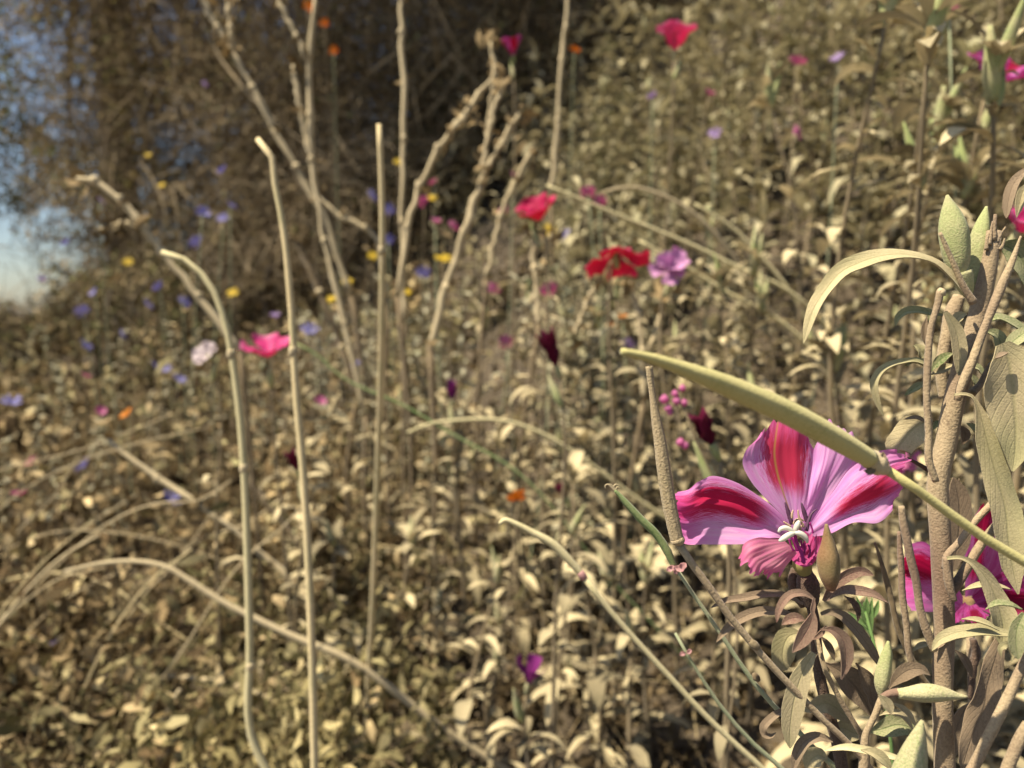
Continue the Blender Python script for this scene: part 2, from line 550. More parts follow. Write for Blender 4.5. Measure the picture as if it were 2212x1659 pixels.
def leaf_geo(c, width, hint, fold=.3, wave=0.0, prof=LANCE, thick=.00035, twist=0.0, cols=7, curl=0.0, ph=0.0):
    n = len(c) - 1
    T = np.gradient(c, axis=0)
    T /= np.linalg.norm(T, axis=1)[:, None] + 1e-12
    h = np.array(hint, float)
    t = np.linspace(0, 1, n + 1)
    w = np.interp(t, [p[0] for p in prof], [p[1] for p in prof]) * width * .5
    top, bot, uv = [], [], []
    for i in range(n + 1):
        b = np.cross(T[i], h)
        b /= np.linalg.norm(b) + 1e-12
        k = np.cross(b, T[i])
        if twist:
            a = twist * (t[i] - .2)
            b, k = b * math.cos(a) + k * math.sin(a), k * math.cos(a) - b * math.sin(a)
        for j in range(cols):
            s = -1 + 2 * j / (cols - 1)
            q = c[i] + b * s * w[i] * math.cos(fold * .8) + k * (abs(s) ** 1.3 * w[i] * math.sin(fold) - curl * w[i] * max(0, abs(s) - .5) ** 2 * 2)
            if wave:
                q = q + k * wave * w[i] * math.sin(t[i] * 11 + ph + (1.7 if s > 0 else 0)) * abs(s) ** 2
                q = q + b * s * wave * .25 * w[i] * math.sin(t[i] * 17 + ph * 2 + s)
            top.append(q + k * thick * .5)
            bot.append(q - k * thick * .5)
            uv.append((j / (cols - 1), t[i]))
    N = len(top)
    f = []
    for i in range(n):
        for j in range(cols - 1):
            a, b2, c2, d = i * cols + j, i * cols + j + 1, (i + 1) * cols + j + 1, (i + 1) * cols + j
            f.append((a, b2, c2, d))
            f.append((N + d, N + c2, N + b2, N + a))
    rim, ruv = [], []
    for col in (0, cols - 1):
        o = 2 * N + len(rim)
        for i in range(n + 1):
            rim += [top[i * cols + col], bot[i * cols + col]]
            ruv += [uv[i * cols + col]] * 2
        for i in range(n):
            q = (o + 2 * i, o + 2 * i + 2, o + 2 * i + 3, o + 2 * i + 1)
            f.append(q if col == 0 else q[::-1])
    return top + bot + rim, f, uv + uv + ruv


def leaf(parent, crop, pts, w, d=.2, mat='leaf_near', hint=(0, -1, .35), name='leaf', n=16, **kw):
    """one leaf blade along a midrib; w is its greatest width in measuring units at depth d"""
    c = catmull(P(crop, pts, d), n)
    kw.setdefault('ph', random.random() * 6)
    v, f, uv = leaf_geo(c, mpx(w, d), hint, **kw)
    return mesh_obj(name, v, f, mat, parent, uv)


def down_to_ground(p, lean=(0, 0)):
    x, y = p.x + lean[0], p.y + lean[1]
    return Vector((x, y, float(ground(x, y)) - .01))


def loft(name, crop, rows, depth, mat, parent, nu=40, nv=34, ripple=.00028, edge=.0009, thick=.00025):
    """petal surface through rows of measured places (base first); depth[r][c] in mm from the flower's plane"""
    R = len(rows)
    K = len(rows[0])
    ox, oy, s = CROP[crop]
    g = np.zeros((R, K, 3))
    for r in range(R):
        for k in range(K):
            dd = .2 + depth[r][k] / 1000.0
            g[r, k] = at(ox + rows[r][k][0] * s, oy + rows[r][k][1] * s, dd)
    a = np.array([catmull(g[r], nu) for r in range(R)])
    b = np.array([catmull(a[:, j], nv) for j in range(nu + 1)])
    b = np.transpose(b, (1, 0, 2))
    du = np.gradient(b, axis=1)
    dv = np.gradient(b, axis=0)
    nn = np.cross(du, dv)
    nn /= np.linalg.norm(nn, axis=2)[..., None] + 1e-12
    vv, uu = np.mgrid[0:1:(nv + 1) * 1j, 0:1:(nu + 1) * 1j]
    ph = random.random() * 6
    rp = (np.sin(uu * 31 + ph) * .6 + np.sin(uu * 67 + ph * 2 + vv * 2) * .5) * ripple * vv + .0011 * np.sin(uu * 8 + ph) * np.sin(vv * 5 + ph) * vv
    rp += ripple * 1.2 * np.sin(vv * 7 + uu * 9 + ph) * vv
    b = b + nn * rp[..., None]
    dvn = dv / (np.linalg.norm(dv, axis=2)[..., None] + 1e-12)
    rag = (np.sin(uu * 41 + ph) + np.sin(uu * 73 + 2 * ph) * .9 + np.sin(uu * 19 + ph)) / 2.7 * edge * 1.3
    b = b + dvn * (rag * np.clip((vv - .8) / .2, 0, 1) ** 2)[..., None]
    W = nu + 1
    f = [(i * W + j, i * W + j + 1, (i + 1) * W + j + 1, (i + 1) * W + j) for i in range(nv) for j in range(nu)]
    uv = np.stack([uu.ravel(), vv.ravel()], 1)
    return mesh_obj(name, b.reshape(-1, 3), f, mat, parent, uv)


def children(o):
    return [c for c in KIDS.get(o.name, [])]


KIDS = {}

# ------------------------------------------------------------------ terrain
def make_terrain():
    n = 190
    t = np.linspace(-1, 1, n)
    ax = np.sinh(t * 6.2) / np.sinh(6.2) * 420
    X, Y = np.meshgrid(ax, ax + 1.2)
    Z = ground(X, Y)
    v = np.stack([X.ravel(), Y.ravel(), Z.ravel()], 1)
    f = [(i * n + j, i * n + j + 1, (i + 1) * n + j + 1, (i + 1) * n + j) for i in range(n - 1) for j in range(n - 1)]
    o = mesh_obj('ground', v, f, 'soil')
    o['kind'] = 'structure'


make_terrain()


# ------------------------------------------------------------------ numpy batches for uncountable growth
def strips(base, direc, length, width, bend, seg=3):
    """many thin bent blades: base (N,3), direction (N,3), length (N,), width (N,), bend (N,3) pull"""
    N = len(base)
    d = direc / np.linalg.norm(direc, axis=1)[:, None]
    side = np.cross(d, rng.normal(size=(N, 3)))
    side /= np.linalg.norm(side, axis=1)[:, None] + 1e-9
    V = np.zeros((N, seg + 1, 2, 3))
    for i in range(seg + 1):
        t = i / seg
        c = base + d * (length * t)[:, None] + bend * (length * t * t)[:, None]
        w = width * (1 - .75 * t) * .5
        V[:, i, 0] = c - side * w[:, None]
        V[:, i, 1] = c + side * w[:, None]
    idx = (np.arange(N) * (seg + 1) * 2)[:, None]
    F = []
    for i in range(seg):
        a = idx + i * 2
        F.append(np.concatenate([a, a + 1, a + 3, a + 2], 1))
    return V.reshape(-1, 3), np.stack(F, 1).reshape(-1, 4)


def bits(cent, size, aspect=.45, up=0.0):
    """small curled dry leaf pieces: two quads each"""
    N = len(cent)
    d = rng.normal(size=(N, 3))
    d[:, 2] -= .4
    d /= np.linalg.norm(d, axis=1)[:, None]
    nrm = rng.normal(size=(N, 3)) + np.array([0, 0, up])
    s = np.cross(d, nrm)
    s /= np.linalg.norm(s, axis=1)[:, None] + 1e-9
    k = np.cross(s, d)
    V = np.zeros((N, 6, 3))
    sz = size[:, None]
    a = aspect
    V[:, 0] = cent - d * sz * .5 - s * sz * a * .25
    V[:, 1] = cent - d * sz * .5 + s * sz * a * .25
    V[:, 2] = cent - s * sz * a * .5 + k * sz * .18
    V[:, 3] = cent + s * sz * a * .5 + k * sz * .18
    V[:, 4] = cent + d * sz * .5 - s * sz * a * .08
    V[:, 5] = cent + d * sz * .5 + s * sz * a * .08
    i = (np.arange(N) * 6)[:, None]
    F = np.stack([np.concatenate([i, i + 1, i + 3, i + 2], 1), np.concatenate([i + 2, i + 3, i + 5, i + 4], 1)], 1).reshape(-1, 4)
    return V.reshape(-1, 3), F


def np_mesh(name, parts, parent=None, smooth=True):
    """parts: list of (V, F(quads), material key)"""
    me = bpy.data.meshes.new(name)
    nv = sum(len(p[0]) for p in parts)
    nf = sum(len(p[1]) for p in parts)
    V = np.concatenate([p[0] for p in parts])
    off = 0
    F, mi = [], []
    mats = []
    for v, f, mk in parts:
        if mk not in mats:
            mats.append(mk)
        F.append(f + off)
        mi.append(np.full(len(f), mats.index(mk)))
        off += len(v)
    F = np.concatenate(F)
    mi = np.concatenate(mi)
    if parent is not None:
        V = V - np.array(parent.location)
    me.vertices.add(nv)
    me.vertices.foreach_set('co', V.astype(np.float32).ravel())
    me.loops.add(nf * 4)
    me.loops.foreach_set('vertex_index', F.astype(np.int32).ravel())
    me.polygons.add(nf)
    me.polygons.foreach_set('loop_start', np.arange(0, nf * 4, 4, dtype=np.int32))
    me.polygons.foreach_set('loop_total', np.full(nf, 4, np.int32))
    me.polygons.foreach_set('material_index', mi.astype(np.int32))
    me.polygons.foreach_set('use_smooth', np.full(nf, smooth))
    for mk in mats:
        me.materials.append(M[mk])
    me.update(calc_edges=True)
    o = bpy.data.objects.new(name, me)
    COL.objects.link(o)
    if parent is not None:
        o.parent = parent
    return o


def fan(n, d0, d1, a0=-48, a1=48, p=1.0):
    """ground places spread evenly as seen from the path: distance d0..d1 m, azimuth in degrees"""
    nc = max(4, n // 22)
    u = rng.random(nc)
    dc = d0 * (d1 / d0) ** (u ** p)
    ac = np.radians(rng.uniform(a0, a1, nc))
    k = rng.integers(0, nc, n)
    loose = rng.random(n) < .3
    d = np.where(loose, d0 * (d1 / d0) ** rng.random(n), np.clip(dc[k] * (1 + rng.normal(size=n) * .035), d0, None))
    a = np.where(loose, np.radians(rng.uniform(a0, a1, n)), ac[k] + rng.normal(size=n) * .035)
    return d * np.sin(a), d * np.cos(a), d


# dry herb tangle that covers the bank
def undergrowth():
    parts = []
    for n, d0, d1, a0, a1, h0, h1, m in ((4200, .66, 7, -52, -4, .06, .26, 11), (1500, .62, 5, -8, 50, .02, .09, 8), (1600, 5, 40, -55, 10, .12, .35, 10)):
        x, y, d = fan(n, d0, d1, a0, a1)
        z = ground(x, y)
        far = d0 >= 5
        h = rng.uniform(h0, h1, n) * (np.clip(d / 1.2, .4, 1.4) if not far else 1)
        tilt = rng.normal(size=(n, 3)) * .5
        tilt[:, 2] = 1
        base = np.stack([x, y, z - .005], 1)
        bend = rng.normal(size=(n, 3)) * .25
        parts.append((*strips(base, tilt, h, np.clip(.0014 * d ** .6, .001, .01), bend), 'drystem'))
        tn = tilt / np.linalg.norm(tilt, axis=1)[:, None]
        t = rng.uniform(.12, 1.05, (n, m))
        c = base[:, None] + tn[:, None] * (h[:, None] * t)[..., None] + bend[:, None] * (h[:, None] * t * t)[..., None]
        c = c + rng.normal(size=c.shape) * (.010 * np.clip(d, .8, 8))[:, None, None]
        sz = np.repeat(np.clip(.0125 * d ** .6, .009, .08), m) * rng.uniform(.3, 1.0, n * m) ** 2 * 2.6
        c = c.reshape(-1, 3)
        gr = np.repeat((np.sin(x * 5.1 + 2) + np.sin(y * 3.7 + x * 2) + rng.normal(size=n) * .5) > .9, m)
        parts.append((*bits(c[~gr], sz[~gr], .42), 'shaded_litter' if a0 == -8 else 'dry'))
        parts.append((*bits(c[gr], sz[gr] * 1.15, .36), 'shaded_litter' if a0 == -8 else 'herb'))
    # litter lying on the soil
    x, y, d = fan(14000, .55, 7)
    c = np.stack([x, y, ground(x, y) + rng.uniform(.001, .02, len(x))], 1)
    parts.append((*bits(c, np.clip(.011 * d ** .6, .008, .035) * rng.uniform(.5, 1.7, len(x)), .4, 2), 'shaded_litter'))
    o = np_mesh('dry_undergrowth', parts)
    o['kind'] = 'stuff'
    o['label'] = 'tan tangle of dry curled herbs and leaf litter covering the bank'
    o['category'] = 'undergrowth'
    # thin dry grass blades in all directions
    x, y, d = fan(2000, .62, 5, -48, 40)
    base = np.stack([x, y, ground(x, y) - .005], 1)
    direc = rng.normal(size=(len(x), 3)) * .7
    direc[:, 2] = rng.uniform(.35, 1.3, len(x))
    L = rng.uniform(.12, .42, len(x)) * np.clip(d / 1.1, .45, 1.4)
    bend = rng.normal(size=(len(x), 3)) * .3
    bend[:, 2] -= .35
    o = np_mesh('dry_grass', [(*strips(base, direc, L, np.clip(.0017 * d ** .5, .0012, .004), bend, 5), 'drystem')])
    o['kind'] = 'stuff'
    o['label'] = 'thin straw coloured grass blades scattered over the bank'
    o['category'] = 'grass'


undergrowth()

# ------------------------------------------------------------------ leafy plants of the bank
LEAVES = []
for i in range(14):
    L = random.uniform(.030, .046) if i < 9 else random.uniform(.048, .066)
    wd = L * (random.uniform(.27, .40) if i < 9 else random.uniform(.15, .21))
    a0, a1 = math.radians(random.uniform(25, 55)), math.radians(random.uniform(-85, -25))
    pts, p = [(0, 0, 0)], np.zeros(3)
    for k in range(6):
        a = a0 + (a1 - a0) * (k + .5) / 6
        p = p + np.array([math.cos(a), random.uniform(-.08, .08), math.sin(a)]) * L / 6
        pts.append(tuple(p))
    c = catmull(pts, 6)
    hint = np.array([.25, random.uniform(-.3, .3), 1.0])
    v, f, uv = leaf_geo(c, wd, hint, fold=random.uniform(.1, .5), wave=.12, cols=4, thick=.0003)
    n2 = 7 * 4
    f = [q for q in f if max(q) < n2]          # single skin: these are seen from 0.5 m and more
    me = bpy.data.meshes.new('leaf')
    me.from_pydata([tuple(q) for q in v[:n2]], [], f)
    me.polygons.foreach_set('use_smooth', [True] * len(me.polygons))
    LEAVES.append(me)


def leaf_places(h, step, seed, big=1.0):
    r = random.Random(seed)
    out = []
    z, az = h * .12, r.uniform(0, 6)
    while z < h:
        t = z / h
        az += 2.4 + r.uniform(-.4, .4)
        s = (1.15 - .4 * t) * r.uniform(.7, 1.2) * big
        out.append((z, az, s, r.uniform(-.35, .25)))
        for k in range(r.choice([1, 1, 2, 2])):
            out.append((z + r.uniform(0, .012), az + r.uniform(-.8, .8), s * r.uniform(.4, .7), r.uniform(-.5, .1)))
        z += step * r.uniform(.7, 1.3)
    for k in range(6):
        out.append((h, k * 1.05 + r.uniform(-.3, .3), .8 * big * r.uniform(.7, 1.1), r.uniform(-.9, -.3)))
    return out


def stem_curve(h, seed):
    r = random.Random(seed + 99)
    a, b = r.uniform(-.12, .12), r.uniform(-.12, .12)
    return lambda z: np.array([a * z * z / h + .01 * math.sin(z * 14 + a * 40), b * z * z / h + .008 * math.sin(z * 11 + b * 60), z])


def leaf_matrix(cv, pl):
    z, az, s, tilt = pl
    return Matrix.Translation(Vector(cv(z))) @ Matrix.Rotation(az, 4, 'Z') @ Matrix.Rotation(tilt, 4, 'Y') @ Matrix.Scale(s, 4)


def pod_geo(p0, direc, L, r, n=10, seg=8):
    d = Vector(direc).normalized()
    pts = [p0 + d * L * t for t in (0, .25, .5, .75, 1)]
    return tube_geo(pts, [r * .5, r, r * .95, r * .6, r * .12], n=n, seg=seg, ribs=4, ribamp=.08)


def make_leafy(seed, h, step=.021, pods=0, separate=True, mat='leaf', big=1.0):
    """prototype plant with its base at the origin; returns root and its parts"""
    root = bpy.data.objects.new('leafy_plant', None)
    root.empty_display_size = .02
    COL.objects.link(root)
    kids = []
    cv = stem_curve(h, seed)
    st = tube('stem', [cv(h * t) for t in (0, .2, .4, .6, .8, 1)], [.0028, .0025, .0022, .0018, .0012], 'stem_thin', root, n=14, seg=6)
    kids.append(st)
    r = random.Random(seed)
    pl = leaf_places(h, step, seed, big)
    if separate:
        for q in pl:
            me = r.choice(LEAVES)
            o = bpy.data.objects.new('leaf', me)
            COL.objects.link(o)
            o.parent = root
            o.matrix_local = leaf_matrix(cv, q)
            kids.append(o)
    else:
        V, F, off = [], [], 0
        for q in pl:
            me = r.choice(LEAVES)
            mt = leaf_matrix(cv, q)
            V += [tuple(mt @ v.co) for v in me.vertices]
            F += [tuple(off + k for k in p.vertices) for p in me.polygons]
            off += len(me.vertices)
        o = mesh_obj('foliage', V, F, mat, root)
        o['kind'] = 'stuff'
        kids.append(o)
    for k in range(pods):
        a = r.uniform(0, 6.28)
        dr = (math.cos(a) * .28, math.sin(a) * .28, 1)
        v, f = pod_geo(Vector(cv(h - .006 * k)), dr, r.uniform(.032, .045), r.uniform(.0035, .0048))
        kids.append(mesh_obj('seed_pod', v, f, 'pod', root))
    return root, kids, h


def place(proto, loc, rz, sc, label, group, tilt=(0, 0), first=set()):
    root, kids, hgt = proto
    if root.name in first:
        r = root.copy()
        COL.objects.link(r)
        for k in kids:
            c = k.copy()
            COL.objects.link(c)
            c.parent = r
    else:
        first.add(root.name)
        r = root
    r.location = loc
    r.rotation_euler = (tilt[0], tilt[1], rz)
    r.scale = (sc, sc, sc)
    r['label'] = label
    r['category'] = 'plant'
    r['group'] = group
    return r


for me in LEAVES:
    me.materials.append(M['leaf'])

HS = (.16, .22, .28, .34, .40, .46)
near_protos = [make_leafy(11 + k, h, step=.026, pods=(1, 2, 0)[k % 3], big=1.3) for k, h in enumerate(HS + (.56,))] + [make_leafy(61 + k, h, step=.024, big=1.45) for k, h in enumerate((.25, .33, .42, .62))]
pod_protos = [make_leafy(21, .34, pods=2, step=.018), make_leafy(22, .46, pods=3, step=.018), make_leafy(23, .40, pods=2, step=.018, big=1.15), make_leafy(24, .58, pods=4, step=.019, big=1.2), make_leafy(25, .66, pods=3, step=.019, big=1.2), make_leafy(26, .52, pods=2, step=.018, big=1.2)]
far_protos = [make_leafy(31 + k, .24 + .055 * k, step=.02, separate=False, mat='leaf_far', big=1.7) for k in range(5)]
farpod_protos = [make_leafy(41, .46, step=.016, separate=False, mat='leaf_far', pods=2, big=1.3)]
pale_protos = [make_leafy(51, .22, step=.010, separate=False, mat='leaf_pale', big=.85), make_leafy(52, .36, step=.011, separate=False, mat='leaf_pale', big=.85)]

LB_NEAR = 'dust coated leafy plant standing in the dry herbs in front of the steep bank'
LB_POD = 'dusty leafy plant topped with upright green seed pods'
LB_FAR = 'small leafed dusty plant in the dense thicket climbing the bank'
LB_PALE = 'pale silvery leafed bushy plant among the dry stalks'


def put(protos, px, py, d, label, group, lean=0.0):
    """plant whose top shows at px, py at depth d and whose foot stands on the ground below"""
    top = at(px, py, d)
    g = float(ground(top.x, top.y))
    h = max(top.z - g, .06)
    k = min(range(len(protos)), key=lambda i: abs(protos[i][2] - h) + random.uniform(0, .07))
    hp = protos[k][2]
    s2 = min(max(h / hp, .75), 1.25)
    z = min(top.z - hp * s2, g - .005)
    return place(protos[k], (top.x, top.y, z), random.uniform(0, 6.28), s2, label, group, (random.uniform(-.1, .1) + lean, random.uniform(-.1, .1)))


near = [(1060, 1105, .72), (1300, 1040, .70), (1000, 1250, .74), (1190, 1300, .78), (1400, 1210, .72), (700, 1040, .95),
        (720, 1180, .90), (930, 1020, .95), (830, 960, 1.05), (1010, 890, 1.05), (1120, 960, .95), (1200, 1050, .86),
        (1330, 1120, .80), (1420, 1000, .9), (1240, 830, 1.0), (1300, 700, 1.05), (1500, 840, 1.0), (1580, 730, 1.0), (1400, 720, 1.1),
        (1150, 780, 1.15), (1070, 700, 1.2), (940, 850, 1.2), (760, 880, 1.25), (880, 1150, .95), (640, 1300, .9), (510, 1480, .85),
        (760, 1380, .86), (920, 1400, .80), (1030, 1440, .75), (820, 1560, .80), (1560, 1010, .75), (1640, 900, .8), (1700, 760, .85),
        (1160, 1170, .82), (1350, 1400, .68), (600, 860, 1.3), (690, 780, 1.35), (1790, 850, .72),
        (2120, 900, .55), (2000, 1240, .52), (1250, 1180, .9), (1100, 1060, 1.05),
        (990, 1150, 1.0), (430, 1560, .95), (560, 1600, .8), (1120, 1500, .8), (1240, 1470, .85), (1310, 1270, .75), (1090, 1190, .8), (1210, 1400, .72), (1060, 1340, .85), (860, 1250, .95), (960, 1300, .9), (1390, 1080, .95), (1500, 960, .9), (1600, 860, .95), (1130, 870, 1.1), (1260, 940, 1.0), (1350, 860, 1.05), (1450, 780, 1.1), (1540, 650, 1.15), (1640, 760, 1.0), (1730, 900, .78), (1800, 700, .8), (1880, 860, .75), (1980, 760, .6), (1340, 960, .95), (1200, 950, 1.05), (1040, 1000, 1.1), (720, 960, 1.2), (620, 1160, 1.1), (880, 860, 1.3), (660, 1460, .82), (700, 1620, .78), (900, 1600, .76), ]
for i_, q in enumerate(near):
    if (q[1] > 1290 and q[0] > 800 and i_ % 2) or (q[1] > 980 and 820 < q[0] < 1420 and i_ % 3 == 0):
        continue
    put(near_protos, *q, LB_NEAR, 'dusty leafy plants in front of the bank')
podded = [(1890, 660, .58), (1645, 610, .72), (1850, 760, .62), (2010, 130, .46), (2190, 140, .44), (1730, 640, .78), (1945, 250, .52), (2110, 330, .5), (2190, 420, .46), (1560, 560, .85),
          (1190, 620, 1.0), (1350, 620, .95), (1900, 420, .62), (1420, 500, 1.0), (1930, 60, .55), (2080, 90, .5), (2140, 40, .52), (2200, 230, .5), (2050, 220, .55), (1990, 330, .6), (2150, 300, .55), (1880, 180, .62), (2215, 60, .5), (2090, 430, .55), (1800, 300, .7), (1760, 180, .8), (2040, 350, .5)]
for q in podded:
    put(pod_protos, *q, LB_POD, 'podded leafy plants on the bank')
# the thicket on the bank
cnt = 0
while cnt < 205:
    az, d = math.radians(random.uniform(3, 40)), random.uniform(1.2, 2.6)
    if random.random() > d / 2.6 or d * math.sin(az) * .85 + d * math.cos(az) * .53 < .62:
        continue
    x, y = d * math.sin(az), d * math.cos(az)
    pr = random.choice(far_protos[1:]) if random.random() < .85 else farpod_protos[0]
    place(pr, (x, y, float(ground(x, y)) - .008), random.uniform(0, 6.28), random.uniform(.8, 1.15), LB_FAR, 'thicket of small leafed plants on the bank', (random.uniform(-.12, .12), random.uniform(-.12, .12)))
    cnt += 1
# farther up the bank the plants merge into one mass
fol = [k for k in far_protos[3][1] if k.name.startswith('foliage')][0].data
fv = np.zeros(len(fol.vertices) * 3)
fol.vertices.foreach_get('co', fv)
fv = fv.reshape(-1, 3)
ff = np.array([tuple(p.vertices) for p in fol.polygons])
TV, TF = [], []
k = 0
while k < 260:
    az, d = math.radians(random.uniform(-6, 44)), random.uniform(2.3, 6.5)
    x, y = d * math.sin(az), d * math.cos(az)
    if .85 * x + .53 * y < 1.0:
        continue
    c, sn, sc = math.cos(k * 2.4), math.sin(k * 2.4), random.uniform(.9, 1.5)
    R = np.array([[c, -sn, 0], [sn, c, 0], [0, 0, 1]]) * sc
    TV.append(fv @ R.T + np.array([x, y, float(ground(x, y))]))
    TF.append(ff + k * len(fv))
    k += 1
o = np_mesh('far_thicket', [(np.concatenate(TV), np.concatenate(TF), 'leaf_far')])
o['kind'] = 'stuff'
o['label'] = 'mass of small dusty leaves covering the upper bank'
o['category'] = 'thicket'
for q in [(1290, 280, 1.15), (1330, 300, 1.2), (1250, 330, 1.15), (1300, 420, 1.1), (760, 340, 1.5), (1200, 370, 1.3), (700, 360, 1.5), (1400, 330, 1.3), (1240, 470, 1.1),
          (60, 860, 1.6), (150, 800, 1.8), (250, 690, 2.0), (60, 720, 2.3), (330, 760, 1.9), (20, 960, 1.4), (180, 900, 1.5), (420, 700, 2.0), (330, 860, 1.6), (120, 690, 2.6), (480, 820, 1.7),
          (250, 960, 1.4), (90, 1000, 1.3), (520, 700, 1.9), (400, 620, 2.4), (850, 640, 1.6), (760, 700, 1.5), (930, 700, 1.4), (690, 620, 1.8), (620, 700, 1.7), (560, 800, 1.5), (820, 760, 1.35), (1000, 640, 1.4), (700, 480, 2.0), (900, 480, 1.8), (960, 560, 1.6), (1080, 520, 1.5), (780, 560, 1.9)]:
    put(pale_protos, *q, LB_PALE, 'pale leafed bushy plants')
print('thicket', cnt)

# ------------------------------------------------------------------ background trees and bushes
def clump_tree(name, label, cat, foot, trunk_pts, trunk_r, clumps, leafmats, nleaf, ntwig, size, group=None):
    root = thing(name, label, cat, foot, group)
    tube('trunk', trunk_pts, trunk_r, 'bark', root, n=16, seg=10, wob=.12)
    tv = []
    for c, r in clumps:
        a = Vector(trunk_pts[-1]) * .5 + Vector(trunk_pts[-2]) * .5
        mid = (a + c) * .5 + Vector((random.uniform(-.2, .2), random.uniform(-.2, .2), random.uniform(-.1, .3)))
        tube('limb', [a, mid, c], [trunk_r[-1] * .6, trunk_r[-1] * .35, .008], 'bark', root, n=8, seg=6)
    tot = sum(r ** 2 for c, r in clumps)
    parts = []
    for c, r in clumps:
        n = int(nleaf * r ** 2 / tot)
        g = rng.normal(size=(n, 3))
        g /= np.linalg.norm(g, axis=1)[:, None]
        g *= (rng.random((n, 1)) ** .45) * r
        sub = rng.normal(size=(14, 3)) * r * .6
        pick = rng.integers(0, 14, n)
        g = g * .45 + sub[pick] * .75
        cen = np.array(c) + g * np.array([1, 1, .8])
        mk = rng.choice(len(leafmats), n, p=[q[1] for q in leafmats])
        for i, q in enumerate(leafmats):
            sel = cen[mk == i]
            parts.append((*bits(sel, rng.uniform(.6, 1.5, len(sel)) * size, .45), q[0]))
        n = int(ntwig * r ** 2 / tot)
        b = np.array(c) + rng.normal(size=(n, 3)) * r * .55
        dr = rng.normal(size=(n, 3)) + np.array([.2, 0, -.25])
        parts.append((*strips(b, dr, rng.uniform(.3, 1.0, n) * r, np.full(n, size * .2), rng.normal(size=(n, 3)) * .25, 4), 'twig'))
    o = np_mesh('crown', parts, root)
    o['kind'] = 'stuff'
    return root


def foot(px, d):
    p = at(px, 700, d)
    return Vector((p.x, p.y, float(ground(p.x, p.y)) - .05))


def cl(lst):
    return [(at(a, b, d), r) for a, b, d, r in lst]


f = foot(270, 6.0)
clump_tree('oak_tree', 'dark trunked tree with brown twiggy crown rising behind the dry bank', 'tree', f,
           [f, f + Vector((.05, 0, .9)), f + Vector((-.05, .1, 2.0)), f + Vector((.05, 0, 3.4)), f + Vector((.1, 0, 4.6))], [.17, .15, .13, .11, .08],
           cl([(300, 80, 5.8, .8), (460, 200, 5.6, .75), (215, 260, 6.2, .6), (330, 400, 5.6, .7), (480, 420, 5.2, .6), (240, 520, 6.0, .55), (560, 60, 5.2, .8), (640, 280, 5.0, .7), (150, 380, 6.6, .4),
               (380, -200, 5.6, 1.1), (620, -250, 5.2, 1.1), (150, -300, 6.2, 1.0), (860, -330, 5.0, 1.1), (360, 600, 5.2, .5), (180, 610, 6.2, .28)]) + [(Vector((-1.5, 3.6, 3.4)), .9), (Vector((-.7, 3.3, 3.3)), .9), (Vector((-.3, 4.3, 3.9)), .9)],  # last three clumps: canopy out of view, added to shade the bushes
           [('tree_leaf', .85), ('tree_green', .15)], 70000, 17000, .038)
f = foot(-330, 9.0)
clump_tree('leafy_tree', 'greener tree at the left edge with sky showing through its leaves', 'tree', f,
           [f, f + Vector((.1, 0, 1.5)), f + Vector((0, .1, 3.0)), f + Vector((.2, 0, 4.4))], [.2, .17, .13, .08],
           cl([(30, 200, 9, .8), (-60, 330, 9, .9), (60, 400, 9.2, .45), (-20, 40, 9, .4), (-160, 180, 9, 1.1), (-250, 450, 9, 1.0), (90, 20, 9.4, .3), (10, 440, 9.3, .35), (-200, -50, 9, 1.1), (90, 300, 9.4, .5)]),
           [('tree_green', .8), ('tree_leaf', .2)], 6500, 700, .075)


def bush(label, px, py, d, r, mats, n, tw, size, group='brown bushes behind the bank', name='dry_bush'):
    c = at(px, py, d)
    f = Vector((c.x, c.y, float(ground(c.x, c.y)) - .05))
    top = Vector((c.x, c.y, max(c.z - r * .4, f.z + .2)))
    lst = [(c + Vector((random.uniform(-1, 1), random.uniform(-.5, .5), random.uniform(-.7, .8))) * r * .75, r * random.uniform(.45, .7)) for k in range(7)]
    return clump_tree(name, label, 'bush', f, [f, (f + top) * .5 + Vector((.04, 0, 0)), top], [.03, .025, .018], lst, mats, n, tw, size, group)


LBB = 'brown twiggy dead bush in the shade behind the dry stalks'
for q in [(760, 260, 4.2, .75), (980, 190, 4.0, .8), (1180, 120, 3.8, .75), (900, 20, 4.6, .9), (1120, -80, 4.4, .9), (640, 430, 4.4, .6), (560, 540, 4.0, .45), (820, 430, 3.4, .4), (1330, 60, 3.9, .7), (1540, -60, 3.9, .8)]:
    bush(LBB, *q, [('tree_leaf', .95), ('tree_green', .05)], 6500, 2600, .03)
for q in [(10, 715, 6.0, .3), (110, 712, 5.5, .28), (200, 690, 5.0, .34), (-80, 700, 6.5, .4), (300, 680, 4.4, .34), (60, 735, 4.6, .2), (400, 660, 4.0, .34)]:
    bush('low tan bush rising from the dry herbs below the tree', *q, [('dry', .7), ('tree_green', .3)], 2600, 500, .03, 'low bushes below the tree', 'low_bush')
# yellow leaved vine hanging on the trunk
f = foot(300, 5.5)
vr = thing('hanging_vine', 'yellow green vine leaves hanging down along the tree trunk', 'vine', f)
vp = P('D', [(310, 30, 5.5), (300, 150, 5.5), (315, 260, 5.5), (340, 360, 5.4), (345, 460, 5.4), (330, 560, 5.4)], 5.5)
tube('stem', [f] + vp[::-1], [.014, .010, .006], 'bark', vr, n=24, seg=6)
cc = np.array([tuple(q) for q in vp])
cen = catmull(vp, 130) + rng.normal(size=(131, 3)) * np.array([.13, .1, .05])
o = np_mesh('foliage', [(*bits(cen, rng.uniform(.05, .085, 131), .8), 'vine_leaf')], vr)
o['kind'] = 'stuff'

